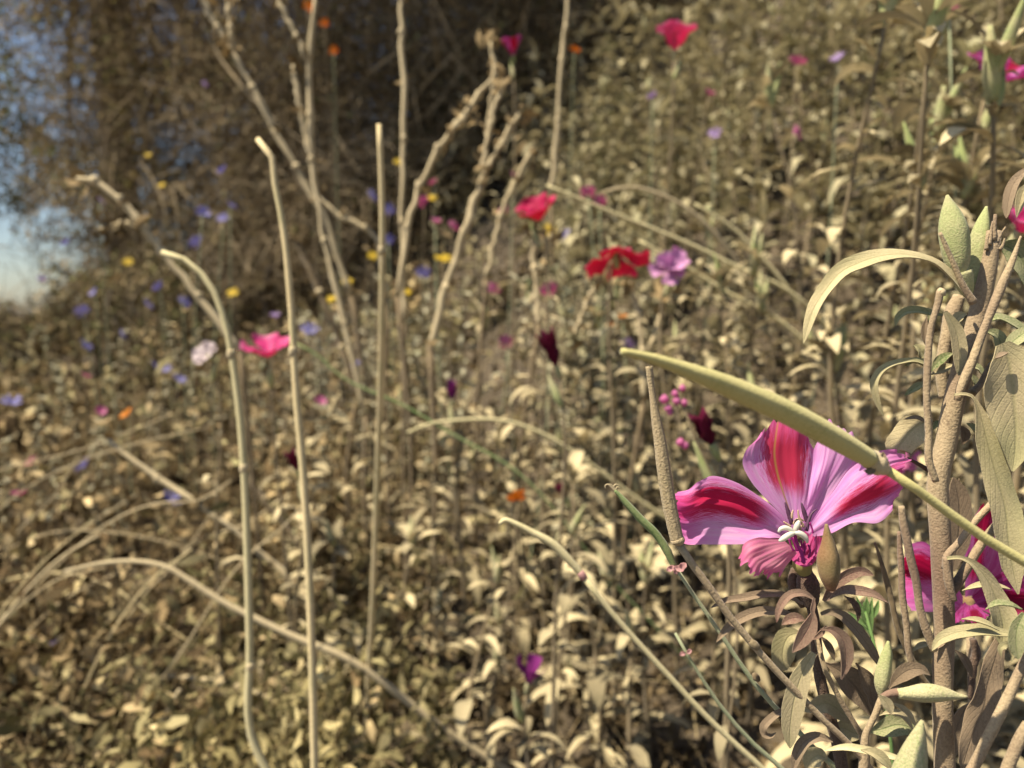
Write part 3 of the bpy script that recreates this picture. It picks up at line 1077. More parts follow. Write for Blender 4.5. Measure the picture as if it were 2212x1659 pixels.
# ------------------------------------------------------------------ dry branching weed stalks
def weed(label, branches, d, base_px, heads=True, mat='weed', name='dry_weed'):
    """branches: list of (points, width); the first one reaches the ground"""
    p0 = P('D', branches[0][0], d)
    g = down_to_ground(at(base_px[0], base_px[1], d))
    root = thing(name, label, 'dry weed', g)
    for i, (pts, w) in enumerate(branches):
        wp = P('D', pts, d)
        r = mpx(w, d) * .5
        if i == 0:
            low = [wp[-1], wp[-1] * .5 + g * .5 + Vector((random.uniform(-.03, .03), 0, 0)), g]
            tube('lower_stem', low, [r * .95, r * .6, r * .5], 'weed_dark', root, n=10, seg=7, wob=.15)
        k = tube('stem' if i == 0 else 'branch', wp, [r * .7, r * 1.15, r * .9, r * 1.1, r], mat, root, n=18, seg=7, wob=.34, kink=.0012)
        for q in wp[1:-1]:
            tube('joint', [q + Vector((0, 0, .006)), q, q - Vector((0, 0, .006))], [r * .9, r * random.uniform(1.2, 1.6), r * .9], 'weed', root, n=4, seg=7, wob=.3)
        if heads:
            # dry bracts at the joints of the stalk
            cen = np.array([tuple(wp[0])] * 6 + [tuple(random.choice(wp)) for k_ in range(6)]) + rng.normal(size=(12, 3)) * .008
            for c1 in cen:
                np_mesh('dry_bract', [(*bits(c1[None], rng.uniform(.012, .028, 1), .4), 'dry')], root)
    return root


weed('tall pale dry stalk forking at its top beside the brown crown', [([(682, -20), (668, 120), (668, 250), (672, 345), (700, 520), (745, 700), (790, 900)], 11), ([(598, -10), (640, 80), (667, 135)], 10), ([(632, 140), (650, 240), (668, 340)], 10)], 1.1, (810, 1000))
weed('dark dry stalk with pale broken upper joint and frayed crown', [([(500, 105), (545, 190), (595, 285), (640, 360), (700, 470), (760, 640)], 12), ([(432, -10), (470, 60), (502, 108)], 11), ([(492, -10), (498, 60), (503, 108)], 10)], 1.25, (790, 760))
weed('straight pale dry stalk standing before the dark hollow', [([(868, -20), (866, 70), (873, 180), (872, 300), (868, 480), (872, 700)], 10)], 1.1, (876, 900))
weed('dry stalk arching right with a shaggy seed spike', [([(1075, 158), (1035, 205), (985, 270), (945, 320), (905, 400), (880, 490), (860, 640)], 12), ([(1060, 90), (1070, 150), (1045, 340)], 9), ([(1015, 235), (1000, 260), (985, 275)], 14)], 1.0, (850, 860))
weed('stout pale dry stalk leaning right with a brown joint', [([(1038, 390), (1005, 500), (965, 620), (930, 745)], 17), ([(1120, 245), (1085, 310), (1050, 362), (1038, 395)], 11), ([(1090, 170), (1060, 270), (1040, 365)], 9)], .95, (900, 880))
weed('short dry stalk ending in a brown bristly head', [([(1145, 330), (1110, 400), (1080, 470), (1050, 600)], 11)], 1.05, (1040, 760))
weed('thin dry stalk bending over the pale leaved plants', [([(690, 425), (735, 468), (790, 492), (818, 520), (835, 640)], 10)], 1.15, (840, 800))
weed('pale dry stalk reaching down from above the dark gap', [([(1228, -20), (1222, 60), (1212, 130), (1205, 260), (1190, 420)], 9)], 1.2, (1180, 620))
weed('dark leaning dry stalk below the frayed one', [([(640, 520), (690, 630), (740, 750), (770, 860)], 13)], 1.25, (790, 960), mat='weed_dark')
weed('bleached dry stalk arching out over the blue flowers', [([(168, 385), (205, 390), (260, 430), (300, 480), (350, 545), (430, 640), (520, 760)], 14), ([(215, 495), (260, 485), (320, 490)], 8), ([(240, 500), (290, 470), (320, 500)], 7)], .95, (560, 900), mat='weed')
weed('dark dry stalk lying across the dry herbs by the orange flower', [([(235, 950), (340, 1035), (430, 1085), (535, 1170), (650, 1275), (700, 1330)], 12), ([(430, 1085), (480, 1060)], 8)], .95, (720, 1400), mat='weed')
weed('dark twig leaning behind the left straw', [([(520, 1010), (570, 1080), (640, 1170), (690, 1260)], 10)], 1.0, (720, 1330), mat='weed_dark', heads=False)
weed('dry stalk with a small forked top beside the crimson flower', [([(1150, 500), (1155, 580), (1165, 700)], 12), ([(1190, 505), (1170, 590)], 9)], .95, (1165, 850))
weed('forked brown stalk beneath the pale pink flower', [([(1360, 610), (1378, 680), (1388, 760), (1392, 860)], 12), ([(1440, 620), (1425, 690), (1400, 760)], 9), ([(1290, 610), (1265, 660), (1240, 720)], 8)], .85, (1395, 1000))


def straw(label, pts, d, w, mat='straw', joints=(), reach=True, lean=(0, 0), name='dry_straw', cat='straw', seg=10):
    wp = P('D', pts, d)
    end = wp[-1].copy()
    dr = (wp[-1] - wp[-2]).normalized()
    dr = (dr + Vector((0, .1, -.12))).normalized()
    for k in range(80):
        if end.z < float(ground(end.x, end.y)) - .01:
            break
        dr = (dr + Vector((0, 0, -.035))).normalized()
        end = end + dr * .02
    g = down_to_ground(end)
    if reach and (g - wp[-1]).length > .005:
        wp = wp + ([wp[-1] * .5 + end * .5] if (end - wp[-1]).length > .08 else []) + [g]
    root = thing(name, label, cat, g)
    r = [mpx(x, d) * .5 for x in (w if isinstance(w, (list, tuple)) else [w * .72, w, w, w])]
    tube('stalk', wp, r, mat, root, n=40, seg=seg)
    for j in joints:
        q = at(*j)
        tube('joint', [q + Vector((0, 0, .003)), q, q - Vector((0, 0, .003))], [r[1] * 1.0, r[1] * 1.22, r[1] * 1.0], 'weed', root, n=4, seg=10)
    return root


straw('tall straight straw with a short hooked tip', [(556, 300), (574, 308), (590, 380), (610, 480), (628, 650), (640, 850), (655, 1020), (668, 1250), (675, 1450), (681, 1700)], .42, 17, joints=[(633, 760, .42)])
straw('tall straight straw with a snapped flat top', [(819, 268, .5), (825, 420, .51), (826, 540, .52), (823, 800, .56), (815, 1050, .62), (805, 1300, .68), (793, 1530, .76)], .56, 14, joints=[(826, 540, .52)])
straw('curving green tinged straw bent over at its top', [(350, 545), (400, 562), (450, 610), (485, 690), (500, 765), (515, 870), (527, 1010), (535, 1200), (540, 1400), (546, 1600), (590, 1690)], .46, 17, mat='straw_pale', joints=[(500, 765, .46), (527, 1012, .46), (541, 1440, .46)])
straw('bleached stalk arching low over the dry herbs at lower left', [(140, 1235), (220, 1217), (300, 1213), (360, 1225), (410, 1255), (480, 1300), (560, 1340), (650, 1382), (728, 1412)], .72, [8, 14, 16, 16], mat='weed', name='arched_stalk')
straw('pinkish dry stalk leaning over the dry grass', [(215, 1155), (130, 1207), (60, 1275), (0, 1350)], .8, 8, mat='weed', name='arched_stalk')
straw('short dry stalk lying flat near the straw foot', [(290, 1462), (380, 1462), (480, 1475)], .8, 12, mat='weed', name='arched_stalk')
straw('stiff pale grass stalk rising from the lower edge', [(388, 1490), (350, 1560), (300, 1670)], .7, 12, mat='weed', name='arched_stalk')
straw('yellow arched stalk crossing below the big leaf', [(1180, 400), (1330, 462), (1500, 532), (1600, 580), (1680, 615)], .8, [6, 9, 9, 9], mat='straw_pale', name='arched_stalk')
straw('yellow stalk running behind the pale pink flower', [(1380, 520), (1470, 568), (1560, 625), (1680, 690)], .82, 9, mat='straw_pale', name='arched_stalk')
straw('thin yellow stalk under the thicket', [(1500, 440), (1580, 490), (1650, 560), (1700, 620)], .9, 8, mat='straw_pale', name='arched_stalk')
straw('brown dry blade bowing above the crimson flowers', [(1300, 418), (1340, 406), (1380, 406), (1425, 420)], .9, 10, mat='weed', name='arched_stalk')
straw('pale dry blade arched over the small leaves', [(880, 935), (930, 915), (990, 908), (1040, 905)], .8, 9, mat='straw_pale', name='arched_stalk')
straw('thin green stem running down to the left straw', [(640, 742), (690, 770), (720, 800), (880, 880), (990, 945), (1090, 1000)], .8, 5, mat='green', name='thin_stem', cat='stem')
for k in range(24):
    px, py = random.uniform(-40, 900), random.uniform(1000, 1640)
    L, a = random.uniform(120, 420), random.uniform(-.9, 1.2)
    if k < 12:
        px = random.uniform(-60, 450)
        a = random.uniform(.3, 1.0)
    d = random.uniform(.7, 1.2)
    q = [(px + math.cos(a) * L, py - math.sin(a) * L), (px + math.cos(a) * L * .5, py - math.sin(a) * L * .5 - random.uniform(-20, 25)), (px, py)]
    r = straw('single thin dry grass stalk crossing the tangle at the foot of the bank', q, d, random.uniform(3, 5.5), mat=random.choice(['straw', 'weed', 'weed']), name='grass_stalk', seg=5)
    r['group'] = 'thin dry grass stalks'

# ------------------------------------------------------------------ small distant flowers
def small_head(kind, size):
    """flower head mesh around the origin, facing +Z"""
    V, F, UV, off = [], [], [], 0
    n = {'cornflower': 11, 'daisy': 13, 'pink': 9, 'poppy': 5}[kind]
    for k in range(n):
        a = 2 * math.pi * k / n + random.uniform(-.1, .1)
        up = {'cornflower': .55, 'daisy': .12, 'pink': .6, 'poppy': .5}[kind] + random.uniform(-.2, .25)
        w = size * {'cornflower': .26, 'daisy': .30, 'pink': .42, 'poppy': .75}[kind]
        pts = [(0, 0, 0)]
        for t in (.5, 1):
            pts.append((math.cos(a) * size * t * math.cos(up), math.sin(a) * size * t * math.cos(up), size * t * math.sin(up) * (1.1 - .25 * t)))
        c = catmull(pts, 4)
        v, f, uv = leaf_geo(c, w, (-math.cos(a) * .5, -math.sin(a) * .5, 1), fold=.25, cols=4, prof=[(0, .15), (.5, .7), (.85, 1), (1, .7)], thick=.0003)
        V += v
        F += [tuple(off + i for i in q) for q in f]
        UV += uv
        off += len(v)
    return V, F, UV


def small_flower(kind, mat, px, py, d, size, label, group, name):
    p = at(px, py, d)
    g = down_to_ground(p, (random.uniform(-.05, .05), random.uniform(0, .05)))
    root = thing(name, label, 'flower', g, group)
    tube('stem', [p, p * .5 + g * .5 + Vector((random.uniform(-.02, .02), 0, 0)), g], [.0008, .0012, .0014], 'green_pale' if random.random() < .4 else 'stem_thin', root, n=10, seg=5)
    V, F, UV = small_head(kind, size)
    rot = Euler((random.uniform(.2, 1.1), random.uniform(-.6, .6), random.uniform(0, 6))).to_matrix()
    if kind == 'daisy':
        rot = Euler((random.uniform(.5, .9), random.uniform(-.3, .3), 0)).to_matrix()
    V = [np.array(rot @ Vector(v)) + np.array(p) for v in V]
    h = mesh_obj('flower_head', V, F, mat, root, UV)
    return root


LBC = 'small violet blue cornflower above the dry tangle'
for px, py, d in [(437, 462, 1.5), (497, 447, 1.6), (483, 474, 1.55), (428, 526, 1.6), (483, 370, 1.7), (145, 527, 1.7), (180, 675, 1.5), (205, 634, 1.7), (315, 660, 1.6), (345, 622, 1.8),
                  (395, 655, 1.6), (180, 750, 1.5), (335, 795, 1.4), (352, 798, 1.45), (383, 823, 1.4), (260, 725, 1.7), (185, 1008, 1.15), (365, 1083, 1.1), (88, 1398, .9), (8, 1495, .85), (122, 1545, .85),
                  (262, 1597, .85), (300, 1588, .88), (25, 872, 1.3), (668, 718, 1.3), (768, 795, 1.3), (915, 592, 1.3), (1222, 512, 1.2), (838, 520, 1.5), (800, 425, 1.6), (78, 1632, .85), (275, 1600, .9), (840, 455, 1.6)]:
    small_flower('cornflower', 'blue', px, py, d, random.uniform(.015, .021), LBC, 'violet blue cornflowers', 'cornflower')
for px, py, d in [(90, 605, 1.8), (215, 435, 1.8), (440, 182, 2.2), (1810, 130, 1.0), (1545, 292, 1.1), (1355, 748, .95), (595, 685, 1.4), (1410, 210, 1.4)]:
    small_flower('cornflower', 'lilac', px, py, d, .013, 'small lilac flower half hidden among leaves', 'small lilac flowers', 'lilac_flower')
for px, py, d in [(957, 560, 1.2), (933, 428, 1.5), (277, 566, 1.7), (503, 632, 1.5), (750, 608, 1.5), (715, 648, 1.5), (805, 553, 1.6), (860, 350, 1.8), (1185, 497, 1.2), (320, 335, 2.4), (875, 632, 1.4), (350, 400, 2.2)]:
    small_flower('daisy', 'yellow', px, py, d, .0125 if px != 957 else .016, 'small round yellow daisy on a thin stem', 'yellow daisies', 'yellow_daisy')
for px, py, d in [(937, 397, 1.5), (917, 440, 1.4), (975, 492, 1.3), (940, 482, 1.4), (1090, 460, 1.3), (1062, 630, 1.1), (1108, 385, 1.3), (1095, 742, 1.05), (217, 890, 1.3), (72, 1000, 1.2), (40, 1072, 1.1),
                  (1720, 140, 1.0), (1715, 290, 1.0), (1530, 205, 1.2), (1188, 632, 1.0), (1270, 420, 1.1), (1295, 440, 1.1), (2050, 25, .6), (185, 815, 1.5), (690, 870, 1.2), (1960, 1010, .5)]:
    small_flower('pink', 'smallpink', px, py, d, random.uniform(.012, .017), 'small ragged pink flower head on a thin stem', 'small pink flowers', 'pink_flower')
for px, py, d, s in [(277, 897, 1.3, .015), (665, 12, 2.2, .022), (1240, 112, 1.9, .018), (720, 110, 2.4, .018), (1345, 685, 1.0, .007), (1320, 705, 1.0, .007), (700, 50, 2.5, .018)]:
    small_flower('poppy', 'orange', px, py, d, s, 'small orange flower far back among brown stems', 'small orange flowers', 'orange_flower')
small_flower('poppy', 'orange', 1120, 1080, .75, .013, 'bright orange flower seen edge on above pale leaves', None, 'orange_flower')


# ------------------------------------------------------------------ clarkia flowers in the middle distance
def cup_flower(root, p, axis, size, mat, npet=4, opening=.7, droop=0.0, seedoff=0, wf=1.05):
    """four broad petals round an axis; parts: flower (> petal)"""
    ax = Vector(axis).normalized()
    q = ax.to_track_quat('Z', 'Y').to_matrix()
    v, f = tube_geo([p - ax * .010, p - ax * .004, p + ax * .002], [.0014, .0026, .0020], n=6, seg=7)
    fl = mesh_obj('flower', v, f, 'pod', root)
    size0 = size
    for k in range(npet):
        a = 2 * math.pi * k / npet + .4 + seedoff + random.uniform(-.12, .12)
        o = opening + random.uniform(-.12, .12)
        if npet > 6:
            o -= .55 * (k % 2)
            size = size0 * random.uniform(.75, 1.15)
        dirv = lambda t: (math.cos(a) * size * (math.sin(o) * t + .12 * t * t), math.sin(a) * size * (math.sin(o) * t + .12 * t * t), size * (math.cos(o) * t - droop * t * t))
        c = catmull([Vector(dirv(t)) for t in (0, .25, .5, .75, 1)], 9)
        vv, ff, uv = leaf_geo(c, size * wf, (-math.cos(a) * math.cos(o), -math.sin(a) * math.cos(o), math.sin(o)), fold=.35, wave=.22, prof=LANCE if opening < .2 else [(0, .08), (.3, .42), (.65, .85), (.88, 1), (1, .82)], thick=.0003, cols=9, ph=random.random() * 6)
        W = [np.array(q @ Vector(x)) + np.array(p) for x in vv]
        mesh_obj('petal', W, ff, mat, fl, uv)
    return fl


def leaves_on(root, a, b, n, scale=1.0, mat=None):
    for k in range(n):
        t = random.uniform(.15, .95)
        q = a * (1 - t) + b * t
        o = bpy.data.objects.new('leaf', random.choice(LEAVES))
        COL.objects.link(o)
        o.parent = root
        s = random.uniform(.6, 1.15) * scale
        o.matrix_local = Matrix.Translation(q - Vector(root.location)) @ Matrix.Rotation(random.uniform(0, 6.28), 4, 'Z') @ Matrix.Rotation(random.uniform(-.5, .3), 4, 'Y') @ Matrix.Scale(s, 4)


def clarkia(label, px, py, d, axis, size, mat, npet=4, opening=.7, nleaf=10, droop=0.0, pods=1, wf=1.05):
    p = at(px, py, d)
    g = down_to_ground(p, (random.uniform(-.03, .03), random.uniform(.01, .04)))
    root = thing('clarkia_plant', label, 'flower', g)
    ax = Vector(axis).normalized()
    neck = p - ax * .010
    tube('stem', [neck, neck - ax * .01 - Vector((0, 0, .02)), neck * .55 + g * .45, g], [.0013, .0017, .0022, .0028], 'stem_thin', root, n=18, seg=7)
    cup_flower(root, p, axis, size, mat, npet, opening, droop, 0, wf)
    low = neck * .3 + g * .7
    leaves_on(root, neck - Vector((0, 0, .02)), low, nleaf)
    for k in range(pods):
        dr = (random.uniform(-.5, .5), random.uniform(-.3, .3), 1)
        v, f = pod_geo(neck - Vector((random.uniform(-.004, .004), 0, .025 + .012 * k)), dr, random.uniform(.03, .04), .0036)
        mesh_obj('seed_pod', v, f, 'pod', root)
    return root


clarkia('coral pink cup flower standing high before the thicket', 1457, 112, .95, (0, -.15, 1), .036, 'petal_coral', opening=.6)
clarkia('crimson flower with folded petals on a green stalk', 1168, 478, .9, (-.35, -.35, .8), .032, 'petal_crimson', opening=.75)
clarkia('coral red flower with drooping parted petals', 1330, 545, .72, (.05, -.3, -.6), .032, 'petal_crimson', npet=4, opening=1.15, droop=.1)
clarkia('soft pink double flower beside the coral red one', 1443, 582, .78, (.1, -.85, .45), .021, 'petal_soft', npet=12, opening=1.15, wf=.8)
clarkia('hot pink winged flower between the two left straws', 580, 772, .8, (.0, -.25, 1), .029, 'petal_hot', opening=.95, nleaf=6)
clarkia('whitish pink flower touching the bent straw', 450, 770, .85, (-.2, -.7, .6), .016, 'petal_white', npet=6, opening=1.0, nleaf=4)
clarkia('small magenta cup flower in front of the dark hollow', 1108, 122, 1.2, (-.1, -.3, 1), .030, 'petal_back', opening=.5, nleaf=6)
clarkia('closed maroon flower hanging beside a pale leaf', 1203, 795, .62, (-.35, -.1, 1), .036, 'petal_maroon', opening=.06, nleaf=8, wf=.42)
clarkia('wilting maroon flower bent down by pink buds', 1540, 965, .42, (-.55, -.15, 1), .024, 'petal_maroon', opening=.14, nleaf=3, wf=.5)
clarkia('dark magenta folded flower behind the hooked straw', 645, 1020, .8, (-.3, -.3, 1), .028, 'petal_maroon', opening=.1, nleaf=5, wf=.45)
clarkia('wilted purple flower behind the pale arched blade', 978, 865, .95, (0, -.4, 1), .030, 'petal_purple', opening=.15, nleaf=6, wf=.5)
clarkia('wilted purple magenta flower low among pale leaves', 1140, 1480, .62, (.15, -.2, 1), .026, 'petal_purple', npet=3, opening=.35, nleaf=10, wf=.55)
clarkia('half closed maroon bud above the pale leaves', 1222, 1078, .68, (-.4, -.2, .9), .018, 'petal_maroon', opening=.12, nleaf=6, wf=.5)
clarkia('pink crimson flower tucked behind the podded plant', 2140, 185, .55, (.1, -.5, .8), .027, 'petal_back', opening=.95, nleaf=3)
clarkia('bright pink bloom at the right edge behind the torn stem', 2200, 505, .36, (.2, -.5, .8), .014, 'petal_hot', opening=.8, nleaf=2, pods=0)

# cluster of tiny pink buds
p = at(1478, 905, .42)
g = down_to_ground(p)
root = thing('bud_cluster', 'cluster of tiny pink round buds under a curled leaf', 'buds', g)
tube('stem', [at(1462, 845, .42), at(1455, 870, .42), p, g], [.0007, .001, .0014], 'stem_thin', root, n=14, seg=6)
for q in [(1435, 862), (1458, 850), (1462, 866), (1478, 870), (1444, 882), (1447, 890), (1474, 838), (1470, 955), (1480, 962)]:
    c = at(q[0], q[1], .42)
    r = random.uniform(.0017, .0027)
    tube('bud', [c + Vector((0, 0, r)), c + Vector((0, 0, r * .5)), c, c - Vector((0, 0, r))], [r * .3, r * .9, r, r * .4], 'smallpink', root, n=6, seg=8)
    tube('bud_stalk', [c, c * .5 + Vector(at(1462, 872, .42)) * .5, at(1460, 868, .42)], [.0004, .0005], 'stem_thin', root, n=4, seg=5)

# ------------------------------------------------------------------ near stalks around the main flower
def near_plant(name, label, cat, px, py, d, lean=(0, 0)):
    return thing(name, label, cat, down_to_ground(at(px, py, d), lean))


# seed pod on its bent stalk, left of the flower
r_ = near_plant('seed_pod_stalk', 'brown ribbed seed pod standing upright on a thin bent stalk left of the flower', 'seed pod', 1868, 1660, .205, (.01, .03))
tube('seed_pod', P('D', [(1402, 791), (1405, 819), (1414, 886), (1426, 956), (1436, 1028), (1448, 1100), (1463, 1168)], .192), [mpx(x, .192) * .5 for x in (15, 13, 21, 27, 29, 29, 27)], 'pod_brown', r_, n=60, seg=24, ribs=8, ribamp=.07, wob=.05)
tube('collar', P('D', [(1462, 1163), (1465, 1171), (1466, 1177)], .192), [mpx(x, .192) * .5 for x in (30, 31, 18)], 'pod_brown', r_, n=6, seg=16)
tube('stalk', P('D', [(1466, 1174), (1485, 1205), (1518, 1248), (1574, 1329), (1625, 1391), (1672, 1444), (1728, 1502), (1784, 1561), (1840, 1612), (1880, 1660)], .193) + [Vector(r_.location)], [mpx(x, .193) * .5 for x in (16, 13, 12, 14, 15, 15)], 'stem', r_, n=60, seg=10, wob=.06)
tube('node', P('D', [(1620, 1384), (1628, 1392), (1638, 1401)], .1925), [mpx(x, .193) * .5 for x in (12, 19, 13)], 'stem_thin', r_, n=6, seg=10)

# green stalk with dried stamens at its tip
r_ = near_plant('green_stalk', 'fresh green ribbed stalk with curled dry threads at its tip', 'stalk', 1830, 1680, .225, (.01, .02))
tube('ovary', P('D', [(1328, 1059), (1340, 1072), (1354, 1088), (1385, 1122), (1414, 1150), (1440, 1188), (1456, 1222)], .212), [mpx(x, .212) * .5 for x in (6, 13, 15, 16, 16, 17, 12)], 'green', r_, n=50, seg=16, ribs=6, ribamp=.08, wob=.06)
tube('stalk', P('D', [(1456, 1220), (1480, 1258), (1510, 1301), (1560, 1374), (1616, 1458), (1661, 1514), (1683, 1535), (1723, 1578), (1756, 1614), (1812, 1665)], .216) + [Vector(r_.location)], [mpx(x, .215) * .5 for x in (8, 13, 13, 13, 13)], 'green_pale', r_, n=50, seg=10)
for pts in ([(1328, 1060), (1320, 1052), (1312, 1046), (1307, 1050), (1309, 1056)], [(1329, 1059), (1322, 1049), (1316, 1045)], [(1330, 1059), (1333, 1052), (1338, 1054), (1336, 1060)], [(1329, 1058), (1326, 1050), (1331, 1046), (1338, 1050)]):
    tube('dry_stamen', P('D', pts, .212), [.00022, .0002, .00012], 'weed', r_, n=14, seg=5)
for hp, hd in (([(1456, 1222), (1448, 1228), (1440, 1233)], 12), ([(1458, 1222), (1466, 1228), (1476, 1222), (1482, 1216)], 16), ([(1457, 1224), (1460, 1232), (1462, 1240)], 14)):
    leaf(r_, 'D', hp, hd, .211, 'pinkrag', (0, -1, .3), name='petal_remnant', wave=.4, prof=OVAL, n=8)
tube('node', P('D', [(1628, 1455), (1634, 1464), (1640, 1470)], .214), [.0006, .0012, .0006], 'weed_dark', r_, n=5, seg=8)

r_ = near_plant('green_stalk', 'pale green stalk with a small pinkish ring below its tip', 'stalk', 1710, 1680, .26, (.01, .02))
tube('stalk', P('D', [(1459, 1368), (1475, 1400), (1490, 1423), (1504, 1446), (1546, 1511), (1588, 1564), (1630, 1609), (1672, 1645), (1710, 1680)], .255) + [Vector(r_.location)], [mpx(x, .255) * .5 for x in (6, 12, 12, 12, 12)], 'green_pale', r_, n=40, seg=10)
for hp in ([(1482, 1412), (1474, 1412), (1468, 1415)], [(1484, 1412), (1490, 1406), (1494, 1404)]):
    leaf(r_, 'D', hp, 9, .254, 'pinkrag', (0, -1, .3), name='petal_remnant', wave=.3, prof=OVAL, n=6)
r_ = near_plant('arched_stalk', 'pale yellow arched stalk with a pinkish joint in front of the small leaves', 'stalk', 1660, 1675, .32, (.01, .02))
tube('stalk', P('D', [(1080, 1132), (1088, 1124), (1115, 1132), (1150, 1150), (1190, 1172), (1222, 1202), (1256, 1240)], .31), [mpx(x, .31) * .5 for x in (9, 12, 14, 17, 18, 17, 14)], 'straw_pale', r_, n=36, seg=12)
tube('joint', P('D', [(1252, 1235), (1257, 1242), (1263, 1250)], .31), [mpx(x, .31) * .5 for x in (15, 18, 14)], 'pinkrag', r_, n=5, seg=10)
tube('lower_stalk', P('D', [(1257, 1242), (1310, 1310), (1380, 1390), (1450, 1466), (1504, 1525), (1560, 1581), (1616, 1632), (1660, 1672)], .31) + [Vector(r_.location)], [mpx(x, .31) * .5 for x in (12, 12, 13, 14, 14)], 'straw_pale', r_, n=40, seg=12)

# the long pod that crosses in front of the flower
r_ = near_plant('seed_pod_stalk', 'thick yellow green seed pod slanting across in front of the flower', 'seed pod', 2330, 1270, .16, (.03, .02))
PD = [(1343, 759, .132), (1400, 772, .134), (1500, 806, .138), (1600, 846, .143), (1700, 891, .148), (1800, 945, .154), (1880, 992, .159)]
tube('seed_pod', P('D', PD, .155), [mpx(x, .147) * .5 for x in (13, 26, 42, 50, 52, 51, 42)], 'pod_diag', r_, n=60, seg=20, ribs=4, ribamp=.05, wob=.02)
tube('calyx', P('D', [(1868, 985, .161), (1888, 997, .161), (1902, 1008, .161), (1918, 1018, .161)], .161), [mpx(x, .16) * .5 for x in (39, 47, 44, 20)], 'weed', r_, n=12, seg=14, wob=.16)
for a in ([(1890, 1005), (1882, 1018), (1874, 1026)], [(1900, 995), (1906, 985), (1908, 976)], [(1885, 1010), (1872, 1018), (1866, 1016)], [(1905, 1012), (1914, 1002), (1916, 992)]):
    leaf(r_, 'D', a, 14, .1595, 'leaf_brown_shaded', (0, -1, .2), name='sepal_scale', n=6, wave=.3)
tube('stalk', P('D', [(1908, 1010, .161), (1940, 1030, .1615), (1990, 1064, .162), (2080, 1130, .162), (2150, 1177, .162), (2240, 1228, .161), (2330, 1270, .16)], .162) + [Vector(r_.location)], [mpx(x, .162) * .5 for x in (20, 25, 28, 27, 27)], 'pod_diag', r_, n=50, seg=14)

# ------------------------------------------------------------------ the tall stem at the right
r_ = near_plant('tall_stem_plant', 'thick dusty brown stem with torn top and drooping tan leaves beside the flower', 'plant', 2040, 1720, .2, (0, .02))
SP = [(2147, 500), (2141, 540), (2135, 580), (2122, 640), (2107, 703), (2084, 780), (2063, 858), (2044, 955), (2026, 1040), (2030, 1130), (2036, 1250), (2040, 1350), (2036, 1480), (2039, 1600), (2042, 1720)]
tube('stem', P('D', SP, .202) + [Vector(r_.location)], [mpx(x, .202) * .5 for x in (30, 40, 42, 41, 40, 44, 46, 44, 43, 46, 50, 46, 43, 46, 48, 50)], 'stem', r_, n=90, seg=22, wob=.05)
for a, w in (([(2146, 520), (2148, 490), (2150, 463)], (14, 10, 7)), ([(2136, 530), (2141, 500), (2144, 478)], (12, 8, 3)), ([(2152, 525), (2160, 510), (2172, 490)], (10, 6, 3)), ([(2131, 540), (2133, 515), (2139, 500)], (10, 6, 3)), ([(2158, 540), (2166, 528), (2170, 515)], (12, 8, 4))):
    tube('torn_fibre', P('D', a, .2005), [mpx(x, .2) * .5 for x in w], 'stem', r_, n=8, seg=6, wob=.2)
tube('side_stem', P('D', [(2072, 640), (2060, 668), (2050, 710), (2040, 750), (2034, 800), (2040, 860)], .214), [mpx(x, .214) * .5 for x in (24, 33, 27, 24, 24, 22)], 'stem', r_, n=30, seg=14, wob=.06)
tube('seed_pod', P('D', [(2205, 510), (2190, 555), (2163, 619), (2130, 700), (2100, 780), (2074, 842), (2068, 865)], .194), [mpx(x, .194) * .5 for x in (4, 14, 19, 17, 17, 20, 14)], 'stem', r_, n=44, seg=12, wob=.06)
tube('seed_pod', P('D', [(2031, 629), (2028, 648), (2012, 703), (2004, 787), (2002, 859), (2006, 931), (2008, 1000), (2022, 1040)], .191), [mpx(x, .191) * .5 for x in (16, 13, 14, 15, 14, 14, 15, 14)], 'stem', r_, n=50, seg=12, wob=.14)
tube('pod_cap', P('D', [(2034, 640), (2032, 630), (2027, 626)], .191), [.0009, .0012, .0008], 'weed', r_, n=5, seg=10, wob=.2)
# green buds at the top
tube('bud', P('D', [(2081, 602), (2072, 585), (2066, 550), (2060, 500), (2052, 455), (2046, 421)], .2), [mpx(x, .2) * .5 for x in (22, 48, 58, 58, 38, 5)], 'pod', r_, n=30, seg=20, ribs=4, ribamp=.05, wob=.02)
tube('bud_collar', P('D', [(2092, 640), (2086, 620), (2080, 600), (2076, 588)], .2), [mpx(x, .2) * .5 for x in (16, 30, 38, 44)], 'pod', r_, n=8, seg=16, wob=.06)
tube('bud', P('D', [(2108, 648), (2108, 615), (2112, 560), (2118, 510), (2126, 470), (2131, 446)], .205), [mpx(x, .205) * .5 for x in (20, 34, 40, 42, 30, 5)], 'pod', r_, n=30, seg=18, ribs=4, ribamp=.05, wob=.02)
tube('side_stick', P('D', [(2030, 502), (2040, 525), (2060, 570), (2082, 620), (2104, 655)], .194), [mpx(x, .194) * .5 for x in (7, 10, 11, 13, 18)], 'stem', r_, n=20, seg=10, wob=.1)
UPN = (-.1, -.55, 1)
leaf(r_, 'D', [(2100, 655), (2055, 600), (2014, 567), (1966, 552), (1910, 553), (1854, 570), (1817, 589), (1787, 623), (1760, 664), (1746, 701), (1736, 742)], 42, .195, 'leaf_near', (-.25, -.75, 1), prof=STRAPPY, fold=.3, wave=.25, n=36, cols=9)
leaf(r_, 'B', [(740, 260), (600, 232), (480, 215), (390, 235), (330, 290), (318, 355)], 20, .198, 'leaf_green', (-.2, -1, .6), prof=STRAPPY, fold=.5, n=18)
leaf(r_, 'B', [(600, 270), (580, 350), (575, 450), (590, 530)], 14, .206, 'leaf_brown_shaded', (-.2, -1, .3), n=10)
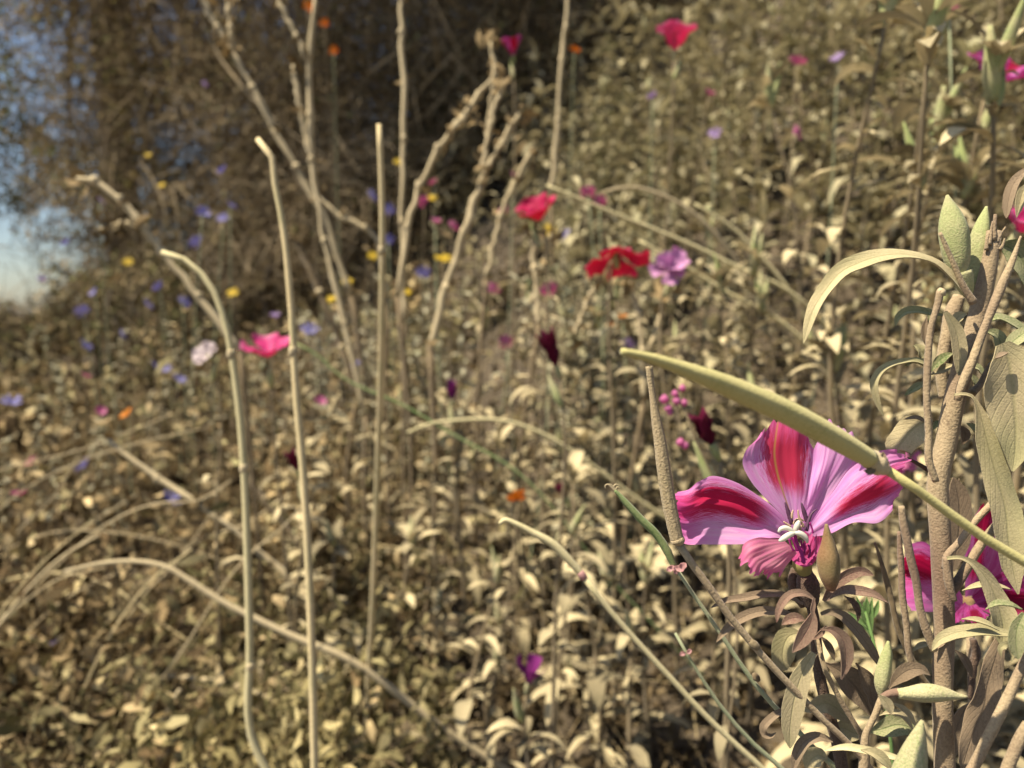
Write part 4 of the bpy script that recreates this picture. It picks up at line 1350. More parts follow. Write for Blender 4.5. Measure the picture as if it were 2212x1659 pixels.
leaf(r_, 'B', [(640, 740), (560, 690), (470, 668), (380, 680), (270, 710), (180, 770), (130, 870), (140, 980), (170, 1080), (210, 1165)], 19, .199, 'leaf_near', (-.5, -.6, .8), prof=STRAPPY, fold=.4, n=26)
leaf(r_, 'B', [(620, 760), (560, 690), (480, 665), (400, 720)], 15, .2, 'leaf_green', (-.2, -1, .6), n=12)
leaf(r_, 'B', [(620, 890), (560, 880), (480, 920), (398, 982)], 17, .202, 'leaf_green', (-.2, -1, .7), n=12)
leaf(r_, 'B', [(620, 660), (560, 600), (510, 540), (475, 530)], 26, .207, 'leaf_near', (-.2, -1, .7), n=12, wave=.3)
leaf(r_, 'B', [(640, 760), (700, 680), (780, 620), (840, 600)], 20, .207, 'leaf_green', (-.1, -1, .8), n=12)
leaf(r_, 'B', [(640, 790), (740, 740), (830, 700)], 22, .209, 'leaf_near', (-.1, -1, .8), n=12)
leaf(r_, 'B', [(760, 225), (810, 300), (860, 400), (890, 550), (895, 700), (888, 800)], 32, .196, 'leaf_near', (-.15, -1, .35), prof=STRAPPY, fold=.2, n=20)
leaf(r_, 'B', [(960, 250), (900, 260), (860, 300), (850, 360)], 22, .197, 'leaf_near', (-.15, -1, .6), n=10)
leaf(r_, 'B', [(640, 1190), (560, 1230), (460, 1300), (380, 1400), (330, 1480), (400, 1540)], 62, .207, 'leaf_near', (-.25, -1, .55), prof=OVAL, fold=.15, wave=.18, n=18, cols=9)
leaf(r_, 'B', [(620, 1240), (560, 1200), (520, 1180), (400, 1190)], 10, .203, 'leaf_brown_shaded', (-.2, -1, .8), n=10)
leaf(r_, 'B', [(740, 1220), (690, 1230), (660, 1290)], 12, .205, 'leaf_green', (-.2, -1, .8), n=8)
leaf(r_, 'B', [(960, 1230), (1020, 1270), (1070, 1350)], 18, .208, 'leaf_green', (0, -1, .8), n=8)
leaf(r_, 'B', [(900, 1250), (940, 1320), (920, 1420)], 22, .212, 'leaf_brown_shaded', (0, -1, .2), n=8)
leaf(r_, 'B', [(980, 720), (1060, 730), (1110, 800)], 18, .21, 'leaf_green', (0, -1, .8), n=8)
leaf(r_, 'B', [(990, 780), (1030, 840), (1070, 930)], 16, .212, 'leaf_green', (0, -1, .8), n=8)
# big tan leaves on the right
tube('petiole', P('B', [(1000, 960), (1080, 880), (1120, 800), (1180, 690)], .205), [mpx(x, .2) * .5 for x in (20, 15, 12, 10)], 'stem', r_, n=12, seg=8)
leaf(r_, 'D', [(2165, 742), (2176, 770), (2184, 815), (2190, 870), (2194, 930), (2192, 980), (2187, 1018)], 118, .188, 'leaf_near', (-.35, -1, .75), prof=[(0, .25), (.12, .7), (.3, 1), (.5, .98), (.7, .7), (.88, .35), (1, .04)], fold=.22, wave=.12, n=30, cols=13)
leaf(r_, 'D', [(2062, 853), (2080, 851), (2098, 855), (2112, 878), (2124, 919), (2136, 967), (2155, 1037), (2172, 1101), (2178, 1165), (2188, 1229), (2199, 1283)], 60, .192, 'leaf_near', (-.4, -1, .5), prof=[(0, .10), (.1, .14), (.16, .3), (.28, .75), (.5, .95), (.7, 1), (.88, .7), (1, .05)], fold=.2, wave=.22, n=40, cols=9)
leaf(r_, 'D', [(2128, 700), (2150, 686), (2182, 696), (2215, 720), (2235, 760)], 36, .2, 'leaf_green', (-.1, -.7, 1), fold=.2, n=14)
leaf(r_, 'D', [(2126, 715), (2150, 722), (2162, 748), (2158, 775)], 30, .197, 'leaf_green', (-.2, -1, .5), n=12)
leaf(r_, 'D', [(2168, 768), (2185, 742), (2210, 722), (2240, 700)], 32, .194, 'leaf_green', (-.2, -.8, .8), n=12)
leaf(r_, 'D', [(2176, 790), (2200, 782), (2235, 788)], 15, .19, 'leaf_green', (-.2, -.6, 1), n=10)
leaf(r_, 'D', [(2150, 775), (2165, 766), (2178, 762)], 13, .186, 'leaf_brown_shaded', (-.2, -.6, 1), n=8)
leaf(r_, 'D', [(2228, 360), (2205, 378), (2188, 402), (2179, 432), (2174, 472)], 24, .2, 'leaf_brown_shaded', (-.7, -.7, .3), prof=STRAPPY, n=16)
leaf(r_, 'D', [(2235, 390), (2212, 410), (2202, 440), (2196, 470)], 22, .203, 'leaf_near', (-.2, -1, .4), n=12)
leaf(r_, 'D', [(2160, 528), (2180, 535), (2205, 560), (2225, 610), (2230, 640)], 70, .212, 'leaf_green', (.3, -1, -.3), prof=OVAL, n=14)
# forks below
tube('branch', P('E', [(1075, 1200), (1080, 1090), (1200, 940), (1350, 740), (1560, 510), (1640, 400)], .197), [mpx(x, .197) * .5 for x in (16, 15, 14, 14, 14, 12)], 'stem', r_, n=30, seg=12, wob=.07)
tube('branch', P('E', [(1130, 1420), (1190, 1340), (1290, 1180), (1420, 970), (1560, 790), (1680, 640)], .203), [mpx(x, .203) * .5 for x in (22, 21, 19, 18, 18, 16)], 'stem', r_, n=30, seg=12, wob=.07)
tube('branch', P('E', [(1075, 1080), (1085, 1200), (1120, 1400), (1160, 1520)], .196), [mpx(x, .196) * .5 for x in (13, 16, 17, 12)], 'stem', r_, n=20, seg=12, wob=.07)
leaf(r_, 'D', [(2046, 1206), (2070, 1204), (2095, 1213), (2117, 1234), (2142, 1272), (2158, 1315), (2166, 1352), (2164, 1395)], 58, .19, 'leaf_near', (-.15, -1, .45), prof=[(0, .12), (.12, .15), (.25, .3), (.5, .7), (.75, 1), (.9, .7), (1, .1)], fold=.25, wave=.2, n=26, cols=9)
leaf(r_, 'E', [(1240, 1420), (1350, 1380), (1460, 1360), (1620, 1375), (1740, 1410)], 17, .194, 'leaf_near', (0, -.5, 1), n=16)
leaf(r_, 'F', [(1160, 240), (1250, 240), (1400, 280), (1520, 350)], 15, .186, 'leaf_near', (-.1, -.7, 1), n=14)
leaf(r_, 'F', [(1390, 150), (1480, 95), (1600, 95), (1740, 150)], 17, .178, 'leaf_green', (-.1, -.5, 1), n=14)
leaf(r_, 'F', [(1690, 385), (1560, 372), (1400, 352), (1200, 355), (1040, 395), (930, 460), (880, 540)], 30, .187, 'leaf_near', (-.1, -.75, 1), prof=STRAPPY, fold=.25, wave=.15, n=24, cols=9)
leaf(r_, 'F', [(1530, 400), (1500, 550), (1450, 720), (1400, 900), (1380, 1060), (1300, 1250), (1230, 1450), (1160, 1680)], 58, .194, 'leaf_brown_shaded', (-.2, -1, .1), prof=STRAPPY, fold=.2, wave=.3, n=34, cols=9)
leaf(r_, 'F', [(1640, 650), (1640, 540), (1590, 480), (1530, 520), (1540, 600)], 16, .184, 'leaf_near', (-.4, -.8, .4), n=14)
leaf(r_, 'F', [(1757, 180), (1690, 330), (1680, 480), (1700, 620)], 34, .176, 'leaf_green', (-.3, -1, .3), prof=STRAPPY, n=14)
tube('branch', P('F', [(1800, 560), (1720, 730), (1560, 1080), (1400, 1400), (1270, 1660), (1150, 1850)], .178) , [mpx(x, .178) * .5 for x in (16, 20, 22, 22, 22, 22)], 'stem', r_, n=30, seg=12, wob=.05)
tube('branch', P('F', [(1800, 1240), (1740, 1340), (1640, 1560), (1560, 1760)], .17), [mpx(x, .17) * .5 for x in (22, 24, 24, 24)], 'stem', r_, n=20, seg=12, wob=.05)
tube('branch', P('F', [(1270, 430), (1300, 560), (1270, 700), (1260, 840), (1240, 1000)], .225), [mpx(x, .225) * .5 for x in (14, 18, 16, 13, 11)], 'hairy', r_, n=20, seg=10, wob=.2)
leaf(r_, 'F', [(1090, 530), (1170, 600), (1230, 700), (1260, 800)], 18, .222, 'leaf_brown_shaded', (0, -1, .2), n=10)
leaf(r_, 'F', [(1260, 1030), (1190, 1100), (1120, 1250), (1080, 1420), (1060, 1600)], 44, .215, 'leaf_brown_shaded', (0, -1, .2), n=14)
leaf(r_, 'E', [(1090, 900), (1150, 480), (1210, 280)], 4, .23, 'leaf_brown_shaded', (0, -1, 0), n=6)
leaf(r_, 'E', [(1140, 1220), (1180, 1000), (1210, 720), (1200, 470), (1150, 270)], 54, .226, 'leaf_brown_shaded', (0, -1, 0), prof=OVAL, fold=.1, n=16)
leaf(r_, 'F', [(1080, 480), (1020, 420), (960, 470), (880, 540)], 14, .2, 'stem', (0, -.8, .6), n=8)
leaf(r_, 'F', [(690, 550), (760, 500), (850, 480), (900, 490)], 14, .21, 'leaf_near', (0, -.6, 1), n=8)
# green pods and little leaves low down
tube('branch', P('F', [(460, 940), (400, 1000), (360, 1100), (300, 1230), (255, 1320), (240, 1500), (230, 1700)], .193), [mpx(x, .193) * .5 for x in (12, 14, 13, 13, 18, 22, 22)], 'stem', r_, n=30, seg=12, wob=.07)
tube('bud', P('F', [(560, 950), (640, 950), (760, 945), (880, 945), (1030, 960), (1130, 975), (1215, 980)], .186), [mpx(x, .186) * .5 for x in (20, 28, 37, 37, 29, 16, 5)], 'pod', r_, n=30, seg=18, ribs=4, ribamp=.05, wob=.02)
tube('bud_stalk', P('F', [(400, 985), (480, 950), (570, 940)], .187), [mpx(x, .187) * .5 for x in (12, 16, 20)], 'leaf_red_shaded', r_, n=8, seg=10)
tube('bud', P('F', [(395, 960), (395, 880), (410, 770), (435, 650), (455, 540), (462, 450)], .19), [mpx(x, .19) * .5 for x in (14, 28, 31, 27, 20, 5)], 'pod', r_, n=26, seg=16, ribs=4, ribamp=.08, wob=.03)
leaf(r_, 'F', [(370, 960), (420, 1010), (470, 1080), (490, 1150)], 24, .186, 'leaf_near', (-.1, -1, .4), n=10)
leaf(r_, 'F', [(470, 900), (560, 790), (680, 720), (780, 720), (860, 775)], 33, .195, 'leaf_brown_shaded', (-.1, -1, .6), n=16)
leaf(r_, 'F', [(380, 1160), (460, 1130), (580, 1150), (660, 1230), (700, 1300)], 15, .19, 'leaf_near', (-.1, -.7, .9), n=14)
leaf(r_, 'F', [(500, 1040), (590, 1090), (670, 1170), (720, 1260)], 17, .193, 'leaf_near', (-.1, -.7, .9), n=14)
leaf(r_, 'F', [(270, 1320), (400, 1290), (560, 1250), (680, 1290), (690, 1390)], 44, .197, 'leaf_green', (-.1, -.9, .6), n=16)
tube('bud', P('F', [(640, 1760), (680, 1640), (710, 1520), (740, 1400), (765, 1290), (785, 1205)], .17), [mpx(x, .17) * .5 for x in (66, 64, 54, 42, 25, 6)], 'pod', r_, n=24, seg=18, ribs=4, ribamp=.06, wob=.02)
tube('bud_stalk', P('F', [(640, 1740), (600, 1900), (640, 2100)], .172), [.003, .0014, .0013], 'stem', r_, n=10, seg=10)
# thin pods between flower and stem
tube('seed_pod', P('D', [(1947, 1093), (1950, 1120), (1959, 1165), (1968, 1210), (1978, 1250), (1988, 1317), (2006, 1375), (2018, 1405)], .192), [mpx(x, .192) * .5 for x in (12, 16, 17, 17, 16, 16, 18, 16)], 'stem', r_, n=40, seg=12, wob=.05)
tube('seed_pod', P('D', [(1942, 1148), (1944, 1180), (1947, 1229), (1950, 1293), (1958, 1350), (1962, 1400), (1972, 1450)], .198), [mpx(x, .198) * .5 for x in (7, 12, 13, 14, 13, 13, 12)], 'stem', r_, n=40, seg=12, wob=.14)
tube('seed_pod', P('D', [(1890, 1172), (1896, 1190), (1914, 1251), (1924, 1290), (1941, 1362), (1966, 1416), (1990, 1460), (2020, 1500)], .204), [mpx(x, .204) * .5 for x in (4, 9, 12, 12, 12, 12, 12, 12)], 'weed_dark', r_, n=40, seg=10, wob=.08)
tube('branch', P('D', [(1960, 990), (1985, 1003), (2012, 1020)], .21), [mpx(x, .21) * .5 for x in (6, 9, 11)], 'hairy', r_, n=10, seg=8)

# fresh green sprig behind
r_ = near_plant('green_sprig', 'fresh bright green sprig of narrow leaves behind the reddish leaves', 'sprig', 1895, 1430, .26)
tube('stem', P('D', [(1868, 1320), (1880, 1365), (1895, 1400), (1902, 1440)], .25) + [Vector(r_.location)], [.0006, .0008, .001, .0012], 'sprig', r_, n=18, seg=6)
for a in ([(1880, 1362), (1862, 1325), (1850, 1288)], [(1884, 1365), (1880, 1325), (1884, 1290)], [(1878, 1350), (1868, 1318), (1866, 1300)], [(1882, 1340), (1892, 1316), (1898, 1296)], [(1880, 1360), (1850, 1335), (1832, 1322)], [(1890, 1385), (1866, 1350), (1850, 1340)], [(1874, 1335), (1872, 1310), (1872, 1290)]):
    leaf(r_, 'D', a, 12, .25, 'sprig', (0, -1, .5), n=8)

# ------------------------------------------------------------------ flower half hidden behind the tall stem
r_ = near_plant('clarkia_plant', 'magenta striped flower half hidden behind the thick brown stem', 'flower', 2095, 1500, .262)
v, f = tube_geo(P('D', [(2095, 1345), (2092, 1320), (2090, 1290)], .252), [.0014, .0030, .0022], n=8, seg=10)
fl = mesh_obj('flower', v, f, 'pod_olive', r_)
tube('stem', P('D', [(2095, 1340), (2098, 1420), (2100, 1520)], .254) + [Vector(r_.location)], [.0013, .0015, .002], 'stem', r_, n=20, seg=8)
D5 = [[48, 48, 48, 48, 48], [44, 46, 48, 47, 45], [40, 43, 46, 44, 41], [37, 41, 45, 42, 38], [36, 40, 46, 41, 36]]
loft('petal', 'D', [[(2080, 1290), (2080, 1298), (2080, 1306), (2080, 1312), (2082, 1318)], [(2045, 1225), (2045, 1250), (2045, 1275), (2045, 1300), (2048, 1320)], [(2010, 1180), (2010, 1215), (2010, 1250), (2012, 1285), (2020, 1322)], [(1985, 1165), (1978, 1200), (1975, 1240), (1978, 1280), (1995, 1322)], [(1958, 1172), (1954, 1205), (1950, 1240), (1952, 1290), (1968, 1318)]], D5, 'petal_back', fl)
loft('petal', 'D', [[(2085, 1290), (2090, 1288), (2096, 1287), (2102, 1288), (2106, 1292)], [(2085, 1235), (2105, 1228), (2125, 1225), (2145, 1232), (2158, 1245)], [(2088, 1175), (2112, 1160), (2140, 1155), (2165, 1165), (2185, 1190)], [(2096, 1130), (2122, 1115), (2150, 1108), (2178, 1120), (2202, 1150)], [(2104, 1112), (2128, 1098), (2152, 1090), (2182, 1104), (2210, 1135)]], D5, 'petal_back', fl)
loft('petal', 'D', [[(2098, 1290), (2102, 1294), (2106, 1300), (2108, 1306), (2108, 1312)], [(2130, 1262), (2140, 1278), (2148, 1296), (2146, 1312), (2140, 1326)], [(2165, 1240), (2178, 1265), (2186, 1292), (2182, 1316), (2170, 1338)], [(2190, 1232), (2206, 1262), (2214, 1292), (2210, 1322), (2192, 1346)], [(2206, 1236), (2220, 1266), (2228, 1296), (2220, 1326), (2200, 1350)]], D5, 'petal_dark', fl)
loft('petal', 'D', [[(2084, 1300), (2090, 1306), (2096, 1308), (2102, 1306), (2106, 1302)], [(2068, 1316), (2080, 1322), (2094, 1325), (2108, 1322), (2120, 1316)], [(2062, 1330), (2078, 1336), (2096, 1339), (2114, 1336), (2132, 1326)], [(2060, 1340), (2078, 1345), (2096, 1348), (2116, 1344), (2136, 1334)]], [[48] * 5, [45, 44, 43, 44, 45], [42, 40, 39, 40, 42], [40, 38, 37, 38, 40]], 'petal_dark', fl)

# ------------------------------------------------------------------ the main flower and its plant
r_ = near_plant('clarkia_plant', 'large pink flower with crimson striped petals and cream stigma above reddish leaves', 'flower', 1815, 1665, .212, (0, .02))
tube('stem', P('D', [(1742, 1262), (1752, 1300), (1760, 1350), (1764, 1400), (1773, 1475), (1795, 1558), (1812, 1614), (1822, 1680)], .21) + [Vector(r_.location)], [mpx(x, .21) * .5 for x in (22, 26, 16, 15, 15, 15, 16)], 'hairy', r_, n=44, seg=12, wob=.08)
tube('side_stem', P('D', [(1762, 1375), (1768, 1400), (1784, 1452), (1812, 1508), (1854, 1572), (1871, 1620), (1876, 1690)], .2) + [Vector(r_.location)], [mpx(x, .2) * .5 for x in (11, 12, 12, 14, 18, 22, 22)], 'stem', r_, n=40, seg=12, wob=.08)
tube('calyx', P('D', [(1752, 1310), (1748, 1285), (1744, 1258), (1740, 1232)], .204), [mpx(x, .204) * .5 for x in (26, 44, 46, 26)], 'hairy', r_, n=18, seg=16, wob=.1)
tube('calyx', P('D', [(1735, 1310), (1722, 1285), (1714, 1252), (1716, 1228)], .207), [mpx(x, .207) * .5 for x in (14, 24, 25, 14)], 'hairy', r_, n=18, seg=14, wob=.1)
tube('bud', P('D', [(1795, 1275), (1794, 1258), (1791, 1232), (1789, 1206), (1789, 1178), (1787, 1155), (1785, 1132)], .190), [mpx(x, .190) * .5 for x in (18, 38, 46, 45, 32, 18, 6)], 'pod_olive', r_, n=30, seg=18, ribs=4, ribamp=.05, wob=.02)
# receptacle carries the petals
v, f = tube_geo(P('D', [(1742, 1246), (1738, 1234), (1734, 1222), (1730, 1205), (1726, 1190)], .2035), [mpx(x, .2) * .5 for x in (18, 34, 42, 34, 14)], n=12, seg=20)
fl = mesh_obj('flower', v, f, 'cup', r_)
fl['label'] = 'pink flower with crimson stripes and a four lobed cream stigma'
R0 = [1, 1, 1, 1, 1]
loft('petal', 'C', [[(1215, 985), (1205, 995), (1198, 1003), (1192, 1012), (1188, 1022)], [(1110, 830), (1090, 890), (1070, 935), (1060, 970), (1050, 1005)], [(970, 712), (955, 790), (942, 860), (930, 930), (905, 1042)], [(820, 615), (800, 700), (785, 790), (765, 900), (745, 1046)], [(650, 572), (640, 680), (625, 775), (612, 900), (600, 1046)], [(500, 685), (480, 712), (468, 790), (468, 915), (485, 1047)], [(402, 688), (408, 722), (412, 800), (435, 905), (455, 1036)]],
     [[2, 2, 2, 2, 2], [-1, 1, 2, 0, -2], [-2, 1.5, 0, 1.5, -2], [-1, 2.5, -.5, 2.5, -2], [0, 3, -1, 2, -2], [3.5, 1.5, -1.5, 1.5, -1], [5, 2, -1.5, 1, 0]], 'petal_left', fl)
loft('petal', 'C', [[(1208, 960), (1218, 960), (1228, 960), (1240, 960), (1250, 960)], [(1120, 840), (1160, 830), (1210, 825), (1250, 825), (1290, 830)], [(1012, 725), (1080, 700), (1180, 690), (1260, 690), (1325, 700)], [(925, 615), (1010, 580), (1140, 560), (1250, 550), (1350, 560)], [(870, 490), (980, 460), (1110, 430), (1240, 420), (1375, 440)], [(900, 390), (1000, 350), (1090, 320), (1230, 305), (1345, 375)], [(955, 335), (1040, 265), (1118, 210), (1215, 232), (1322, 340)]],
     [[3, 3, 3, 3, 3], [3, 4, 5, 5, 5], [3, 5, 6, 5.5, 7], [3, 6, 7.5, 6, 9], [4, 7, 8.5, 7, 10], [5, 8, 9, 7.5, 11], [6, 8.5, 9.5, 8, 11]], 'petal_top', fl, edge=.0013)
loft('petal', 'C', [[(1250, 965), (1260, 965), (1270, 966), (1280, 968), (1290, 970)], [(1280, 835), (1310, 830), (1340, 840), (1370, 850), (1400, 870)], [(1310, 680), (1370, 660), (1430, 665), (1480, 685), (1530, 720)], [(1335, 520), (1420, 500), (1500, 490), (1590, 510), (1680, 560)], [(1345, 385), (1440, 345), (1540, 335), (1640, 380), (1760, 480)], [(1362, 325), (1440, 222), (1560, 290), (1680, 390), (1800, 478)]],
     [[3, 3, 3, 3, 3], [2, 3.5, 4, 4, 4], [4, 4, 5, 5, 5], [7, 5, 6, 6, 6], [8, 6, 7, 7, 7], [9, 7, 8, 8, 8]], 'petal_pale', fl)
loft('petal', 'C', [[(1290, 965), (1298, 970), (1308, 980), (1318, 990), (1328, 1000)], [(1372, 835), (1390, 870), (1410, 900), (1430, 930), (1452, 978)], [(1480, 690), (1510, 750), (1550, 810), (1580, 860), (1610, 912)], [(1590, 540), (1640, 610), (1690, 690), (1740, 790), (1780, 902)], [(1700, 470), (1760, 540), (1810, 620), (1830, 730), (1855, 840)], [(1810, 418), (1850, 510), (1885, 605), (1900, 690), (1885, 775)], [(1900, 403), (1990, 478), (1918, 585), (1935, 705), (1900, 760)]],
     [[2, 2, 2, 2, 2], [3, 2.5, 1, 1, 0], [4, 3, .5, 1.5, -1], [5, 3, .5, 2.5, -1], [5, 2.5, .5, 2.5, 0], [4, 1.5, 1.5, 3, 1], [2, 0, 2.5, 3, 2]], 'petal_right', fl)
loft('petal', 'C', [[(1140, 1015), (1165, 1040), (1190, 1062), (1215, 1085), (1235, 1105)], [(1040, 1005), (1080, 1060), (1110, 1100), (1150, 1135), (1205, 1140)], [(950, 1010), (990, 1080), (1020, 1140), (1070, 1180), (1165, 1192)], [(880, 1050), (920, 1110), (960, 1170), (1020, 1215), (1130, 1240)], [(836, 1103), (865, 1172), (915, 1222), (1012, 1256), (1115, 1252)]],
     [[-3, -3, -3, -3, -2], [-4, -4.5, -5, -4.5, -3], [-5, -6.5, -7, -6, -4], [-5, -7.5, -8, -7, -5], [-4.5, -7, -8, -7, -5]], 'petal_lip', fl, edge=.0014, ripple=.0003)
loft('petal', 'C', [[(1195, 1150), (1235, 1185), (1280, 1200), (1325, 1190), (1355, 1165)], [(1230, 1090), (1258, 1140), (1290, 1165), (1340, 1145), (1385, 1105)], [(1285, 1010), (1305, 1070), (1330, 1095), (1370, 1070), (1408, 1050)], [(1282, 972), (1325, 978), (1365, 990), (1398, 1000), (1422, 1018)]],
     [[0, -4, -6, -5, -2], [0, -2, -3, -3, -3], [1, 0, 0, -2, -5], [2, 1, -1, -3, -6]], 'petal_cup', fl)
# stigma, style, stamens
def inner(name, pts, w, mat, off, **kw):
    kw.setdefault('seg', 10)
    return tube(name, P('H', pts, .2 + off / 1000), [mpx(x * .16, .2) * .5 for x in w], mat, fl, n=18, **kw)


inner('stigma_lobe', [(775, 560), (720, 575), (660, 610), (600, 650), (562, 670)], (40, 70, 78, 70, 30), 'cream', -9)
inner('stigma_lobe', [(775, 560), (840, 565), (900, 600), (935, 650), (945, 695)], (40, 70, 76, 66, 28), 'cream', -9)
inner('stigma_lobe', [(770, 555), (710, 510), (640, 490), (580, 510), (555, 550)], (40, 58, 64, 56, 26), 'cream', -8)
inner('stigma_lobe', [(780, 550), (795, 490), (820, 430), (840, 395)], (50, 70, 70, 36), 'cream', -6)
inner('style', [(775, 560), (790, 640), (830, 750), (880, 870), (900, 960)], (46, 40, 44, 48, 50), 'filament', -7)
inner('anther', [(735, 440), (705, 330), (670, 220), (645, 140)], (56, 58, 48, 18), 'anther', -2, wob=.25)
inner('anther', [(940, 400), (910, 300), (885, 220), (865, 150)], (56, 58, 48, 18), 'anther', -2, wob=.25)
inner('anther', [(930, 530), (950, 440), (975, 360), (1020, 280), (1080, 235)], (56, 50, 40, 26, 12), 'anther', -3, wob=.2)
for q in ([(900, 480), (860, 400), (830, 330), (820, 250)], [(760, 440), (800, 380), (860, 370), (900, 400)], [(840, 520), (870, 460), (900, 430)], [(720, 470), (670, 440), (625, 405)], [(740, 360), (740, 300), (755, 250)], [(860, 520), (835, 450), (850, 390)]):
    inner('stamen', q, (30, 32, 18), 'pollen', -4 + random.uniform(-1, 1), wob=.3, seg=7)
for q in ([(700, 640), (720, 720), (760, 800)], [(760, 620), (770, 700), (800, 800)], [(860, 660), (870, 740), (880, 830)], [(980, 420), (1010, 500), (1020, 560)], [(900, 700), (910, 780), (905, 850)], [(960, 720), (985, 800), (960, 900)], [(680, 520), (740, 640), (820, 800)]):
    inner('filament', q, (26, 24, 30), 'filament', -4 + random.uniform(-1.5, 1.5), seg=7)
# leaves under the flower
SH = (-.1, -1, .55)
leaf(r_, 'G', [(820, 395), (740, 350), (640, 320), (500, 322), (350, 350), (220, 372), (112, 422)], 19, .198, 'leaf_brown_shaded', (-.1, -.8, .8), prof=STRAPPY, fold=.4, n=22)
leaf(r_, 'G', [(770, 510), (700, 465), (600, 448), (450, 460), (330, 510), (220, 600), (153, 688)], 22, .197, 'leaf_brown_shaded', (-.2, -1, .6), prof=STRAPPY, fold=.3, n=22)
leaf(r_, 'G', [(915, 360), (830, 312), (730, 320), (660, 390), (630, 460), (620, 535)], 18, .189, 'leaf_red_shaded', (-.4, -.9, .6), prof=STRAPPY, n=20)
leaf(r_, 'G', [(905, 430), (885, 530), (830, 640), (740, 768)], 36, .188, 'leaf_red_shaded', (-.1, -1, .2), n=18, fold=.3)
leaf(r_, 'G', [(900, 500), (895, 440), (905, 380), (900, 340)], 10, .186, 'leaf_red_shaded', (-.1, -1, .2), n=10)
leaf(r_, 'G', [(840, 520), (770, 500), (700, 520), (658, 555)], 24, .195, 'leaf_red_shaded', (-.1, -1, .5), n=12)
leaf(r_, 'G', [(980, 370), (1030, 290), (1090, 225), (1180, 165), (1280, 142), (1365, 172)], 26, .196, 'leaf_red_shaded', (.1, -1, .3), n=18, prof=STRAPPY)
leaf(r_, 'G', [(1010, 370), (1080, 310), (1150, 285), (1230, 290), (1350, 312), (1480, 385)], 22, .192, 'leaf_red_shaded', (.1, -.9, .6), n=18)
leaf(r_, 'G', [(960, 470), (1030, 455), (1110, 480), (1200, 560), (1310, 700), (1425, 885)], 29, .196, 'leaf_brown_shaded', (.3, -1, .5), prof=STRAPPY, n=22)
leaf(r_, 'G', [(960, 590), (1040, 590), (1110, 640), (1150, 740), (1150, 850), (1118, 975)], 33, .193, 'leaf_red_shaded', (.1, -1, .3), n=18)
leaf(r_, 'G', [(960, 640), (1000, 690), (1040, 760), (1065, 830)], 16, .199, 'leaf_brown_shaded', (.1, -1, .3), n=12)
leaf(r_, 'G', [(905, 770), (850, 860), (785, 1020), (742, 1200), (722, 1380), (722, 1505)], 47, .193, 'leaf_near', (-.15, -1, .4), prof=STRAPPY, fold=.18, n=26, cols=9)
leaf(r_, 'G', [(800, 620), (720, 640), (670, 740), (670, 840), (700, 900)], 52, .216, 'leaf_near', (-.2, -1, .5), prof=OVAL, n=14)
leaf(r_, 'G', [(990, 850), (1090, 900), (1200, 1000), (1290, 1120), (1350, 1260)], 62, .207, 'leaf_brown_shaded', (.1, -1, .1), n=16)
leaf(r_, 'G', [(1230, 850), (1290, 930), (1330, 1030), (1360, 1200)], 32, .203, 'leaf_brown_shaded', (.1, -1, .1), n=14, wave=.3)
leaf(r_, 'G', [(720, 1190), (640, 1230), (560, 1290), (515, 1350), (530, 1405), (590, 1408), (612, 1385)], 17, .2, 'leaf_brown_shaded', (-.3, -.7, .6), prof=STRAPPY, n=20)
leaf(r_, 'G', [(1050, 1450), (930, 1418), (840, 1450), (780, 1540), (745, 1680)], 25, .194, 'leaf_brown_shaded', (-.2, -.9, .6), prof=STRAPPY, n=18)
leaf(r_, 'G', [(1140, 330), (1210, 380), (1245, 450), (1245, 530)], 15, .207, 'hairy', (.1, -1, .2), n=12)
leaf(r_, 'G', [(1230, 1330), (1120, 1230), (1010, 1160), (900, 1190), (815, 1222)], 44, .206, 'leaf_near', (-.1, -1, .5), n=16)
leaf(r_, 'G', [(1280, 1420), (1200, 1380), (1130, 1350), (1060, 1360)], 44, .214, 'leaf_near', (-.1, -1, .6), n=12)
leaf(r_, 'G', [(1000, 1520), (1150, 1500), (1330, 1530), (1500, 1570), (1620, 1600)], 18, .186, 'straw_pale', (-.1, -.7, .8), prof=STRAPPY, n=16)
leaf(r_, 'G', [(850, 1680), (880, 1600), (940, 1560), (1010, 1590)], 40, .21, 'leaf_near', (-.1, -1, .6), n=12)
leaf(r_, 'G', [(1270, 1520), (1370, 1545), (1450, 1600), (1510, 1680)], 26, .182, 'leaf_near', (-.1, -.8, .8), n=12)
leaf(r_, 'G', [(940, 770), (900, 790), (880, 830)], 12, .197, 'leaf_brown_shaded', (0, -1, .3), n=8)
leaf(r_, 'G', [(1000, 560), (960, 620), (890, 670)], 12, .198, 'leaf_red_shaded', (0, -1, .3), n=8)

# prototypes that found no place are dropped
for pr in near_protos + pod_protos + far_protos + farpod_protos + pale_protos:
    if 'label' not in pr[0]:
        for k in pr[1] + [pr[0]]:
            bpy.data.objects.remove(k)

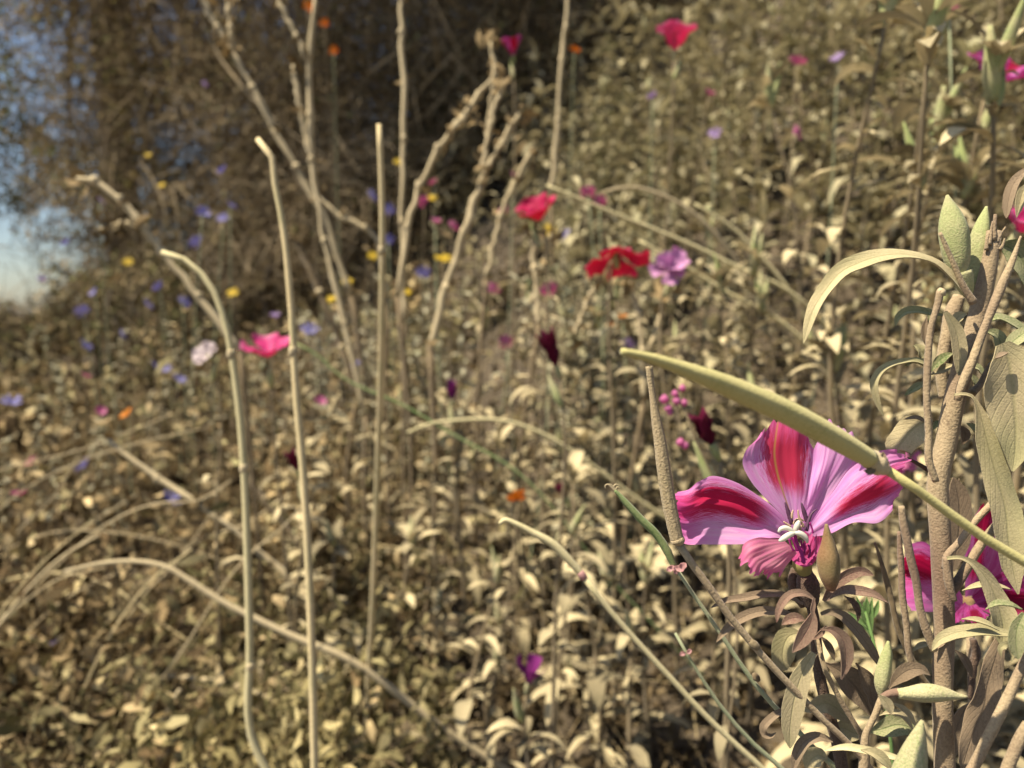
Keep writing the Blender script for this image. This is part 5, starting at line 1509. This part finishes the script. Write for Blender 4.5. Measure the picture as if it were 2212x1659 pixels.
# ------------------------------------------------------------------ look-alikes are told apart by what they grow next to
MARKS = [(1457, 100, 'the coral pink cup flower'), (1165, 455, 'the folded crimson flower'), (1330, 555, 'the drooping coral red flower'), (1443, 580, 'the soft pink double flower'),
         (580, 755, 'the hot pink winged flower'), (1195, 760, 'the closed maroon flower'), (1120, 1080, 'the bright orange flower'), (1140, 1455, 'the wilted purple magenta flower'),
         (2140, 170, 'the half hidden pink crimson flower'), (1470, 875, 'the tiny pink buds'), (1715, 1150, 'the large striped flower'), (822, 420, 'the snapped flat straw top'),
         (640, 1000, 'the dark magenta folded flower'), (450, 765, 'the whitish pink flower'), (380, 1235, 'the low bleached arching stalk'), (1108, 105, 'the small magenta cup flower'),
         (2090, 520, 'the torn stem top'), (2040, 1500, 'the flat green bud'), (205, 392, 'the bleached arching stalk tip'), (1090, 1128, 'the pale yellow arched stalk tip'), (668, 250, 'the tall forking dry stalk')]
SHORT = {'thicket of small leafed plants on the bank': 'small leafed dusty thicket plant', 'dusty leafy plants in front of the bank': 'large leafed dust coated plant', 'podded leafy plants on the bank': 'leafy plant topped with upright pods',
         'pale leafed bushy plants': 'pale silvery bushy plant', 'violet blue cornflowers': 'small violet blue cornflower', 'small pink flowers': 'small ragged pink flower', 'yellow daisies': 'small round yellow daisy',
         'small lilac flowers': 'small lilac flower', 'small orange flowers': 'small orange flower', 'thin dry grass stalks': 'single thin dry grass stalk', 'brown bushes behind the bank': 'brown twiggy dead bush', 'low bushes below the tree': 'low tan bush'}
bpy.context.view_layer.update()
for o in list(COL.objects):
    if o.parent is None and o.get('group') in SHORT:
        hd = [c for c in o.children if c.name.startswith(('flower_head', 'crown', 'stem', 'stalk'))]
        ref = hd[-1] if hd else o
        bb = [ref.matrix_world @ Vector(c) for c in ref.bound_box]
        ctr = sum(bb, Vector()) / 8
        tz = max(b.z for b in bb)
        v = Vector((ctr.x, ctr.y, tz if ref.name.startswith(('stem', 'stalk')) else ctr.z)) - CAM
        dep = v.dot(FWD)
        qx, qy = CX + v.x / dep * FPX, CY - v.dot(UPV) / dep * FPX
        best = min(MARKS, key=lambda k: (k[0] - qx) ** 2 + (k[1] - qy) ** 2)
        o['label'] = SHORT[o['group']] + ' nearest to ' + best[2]
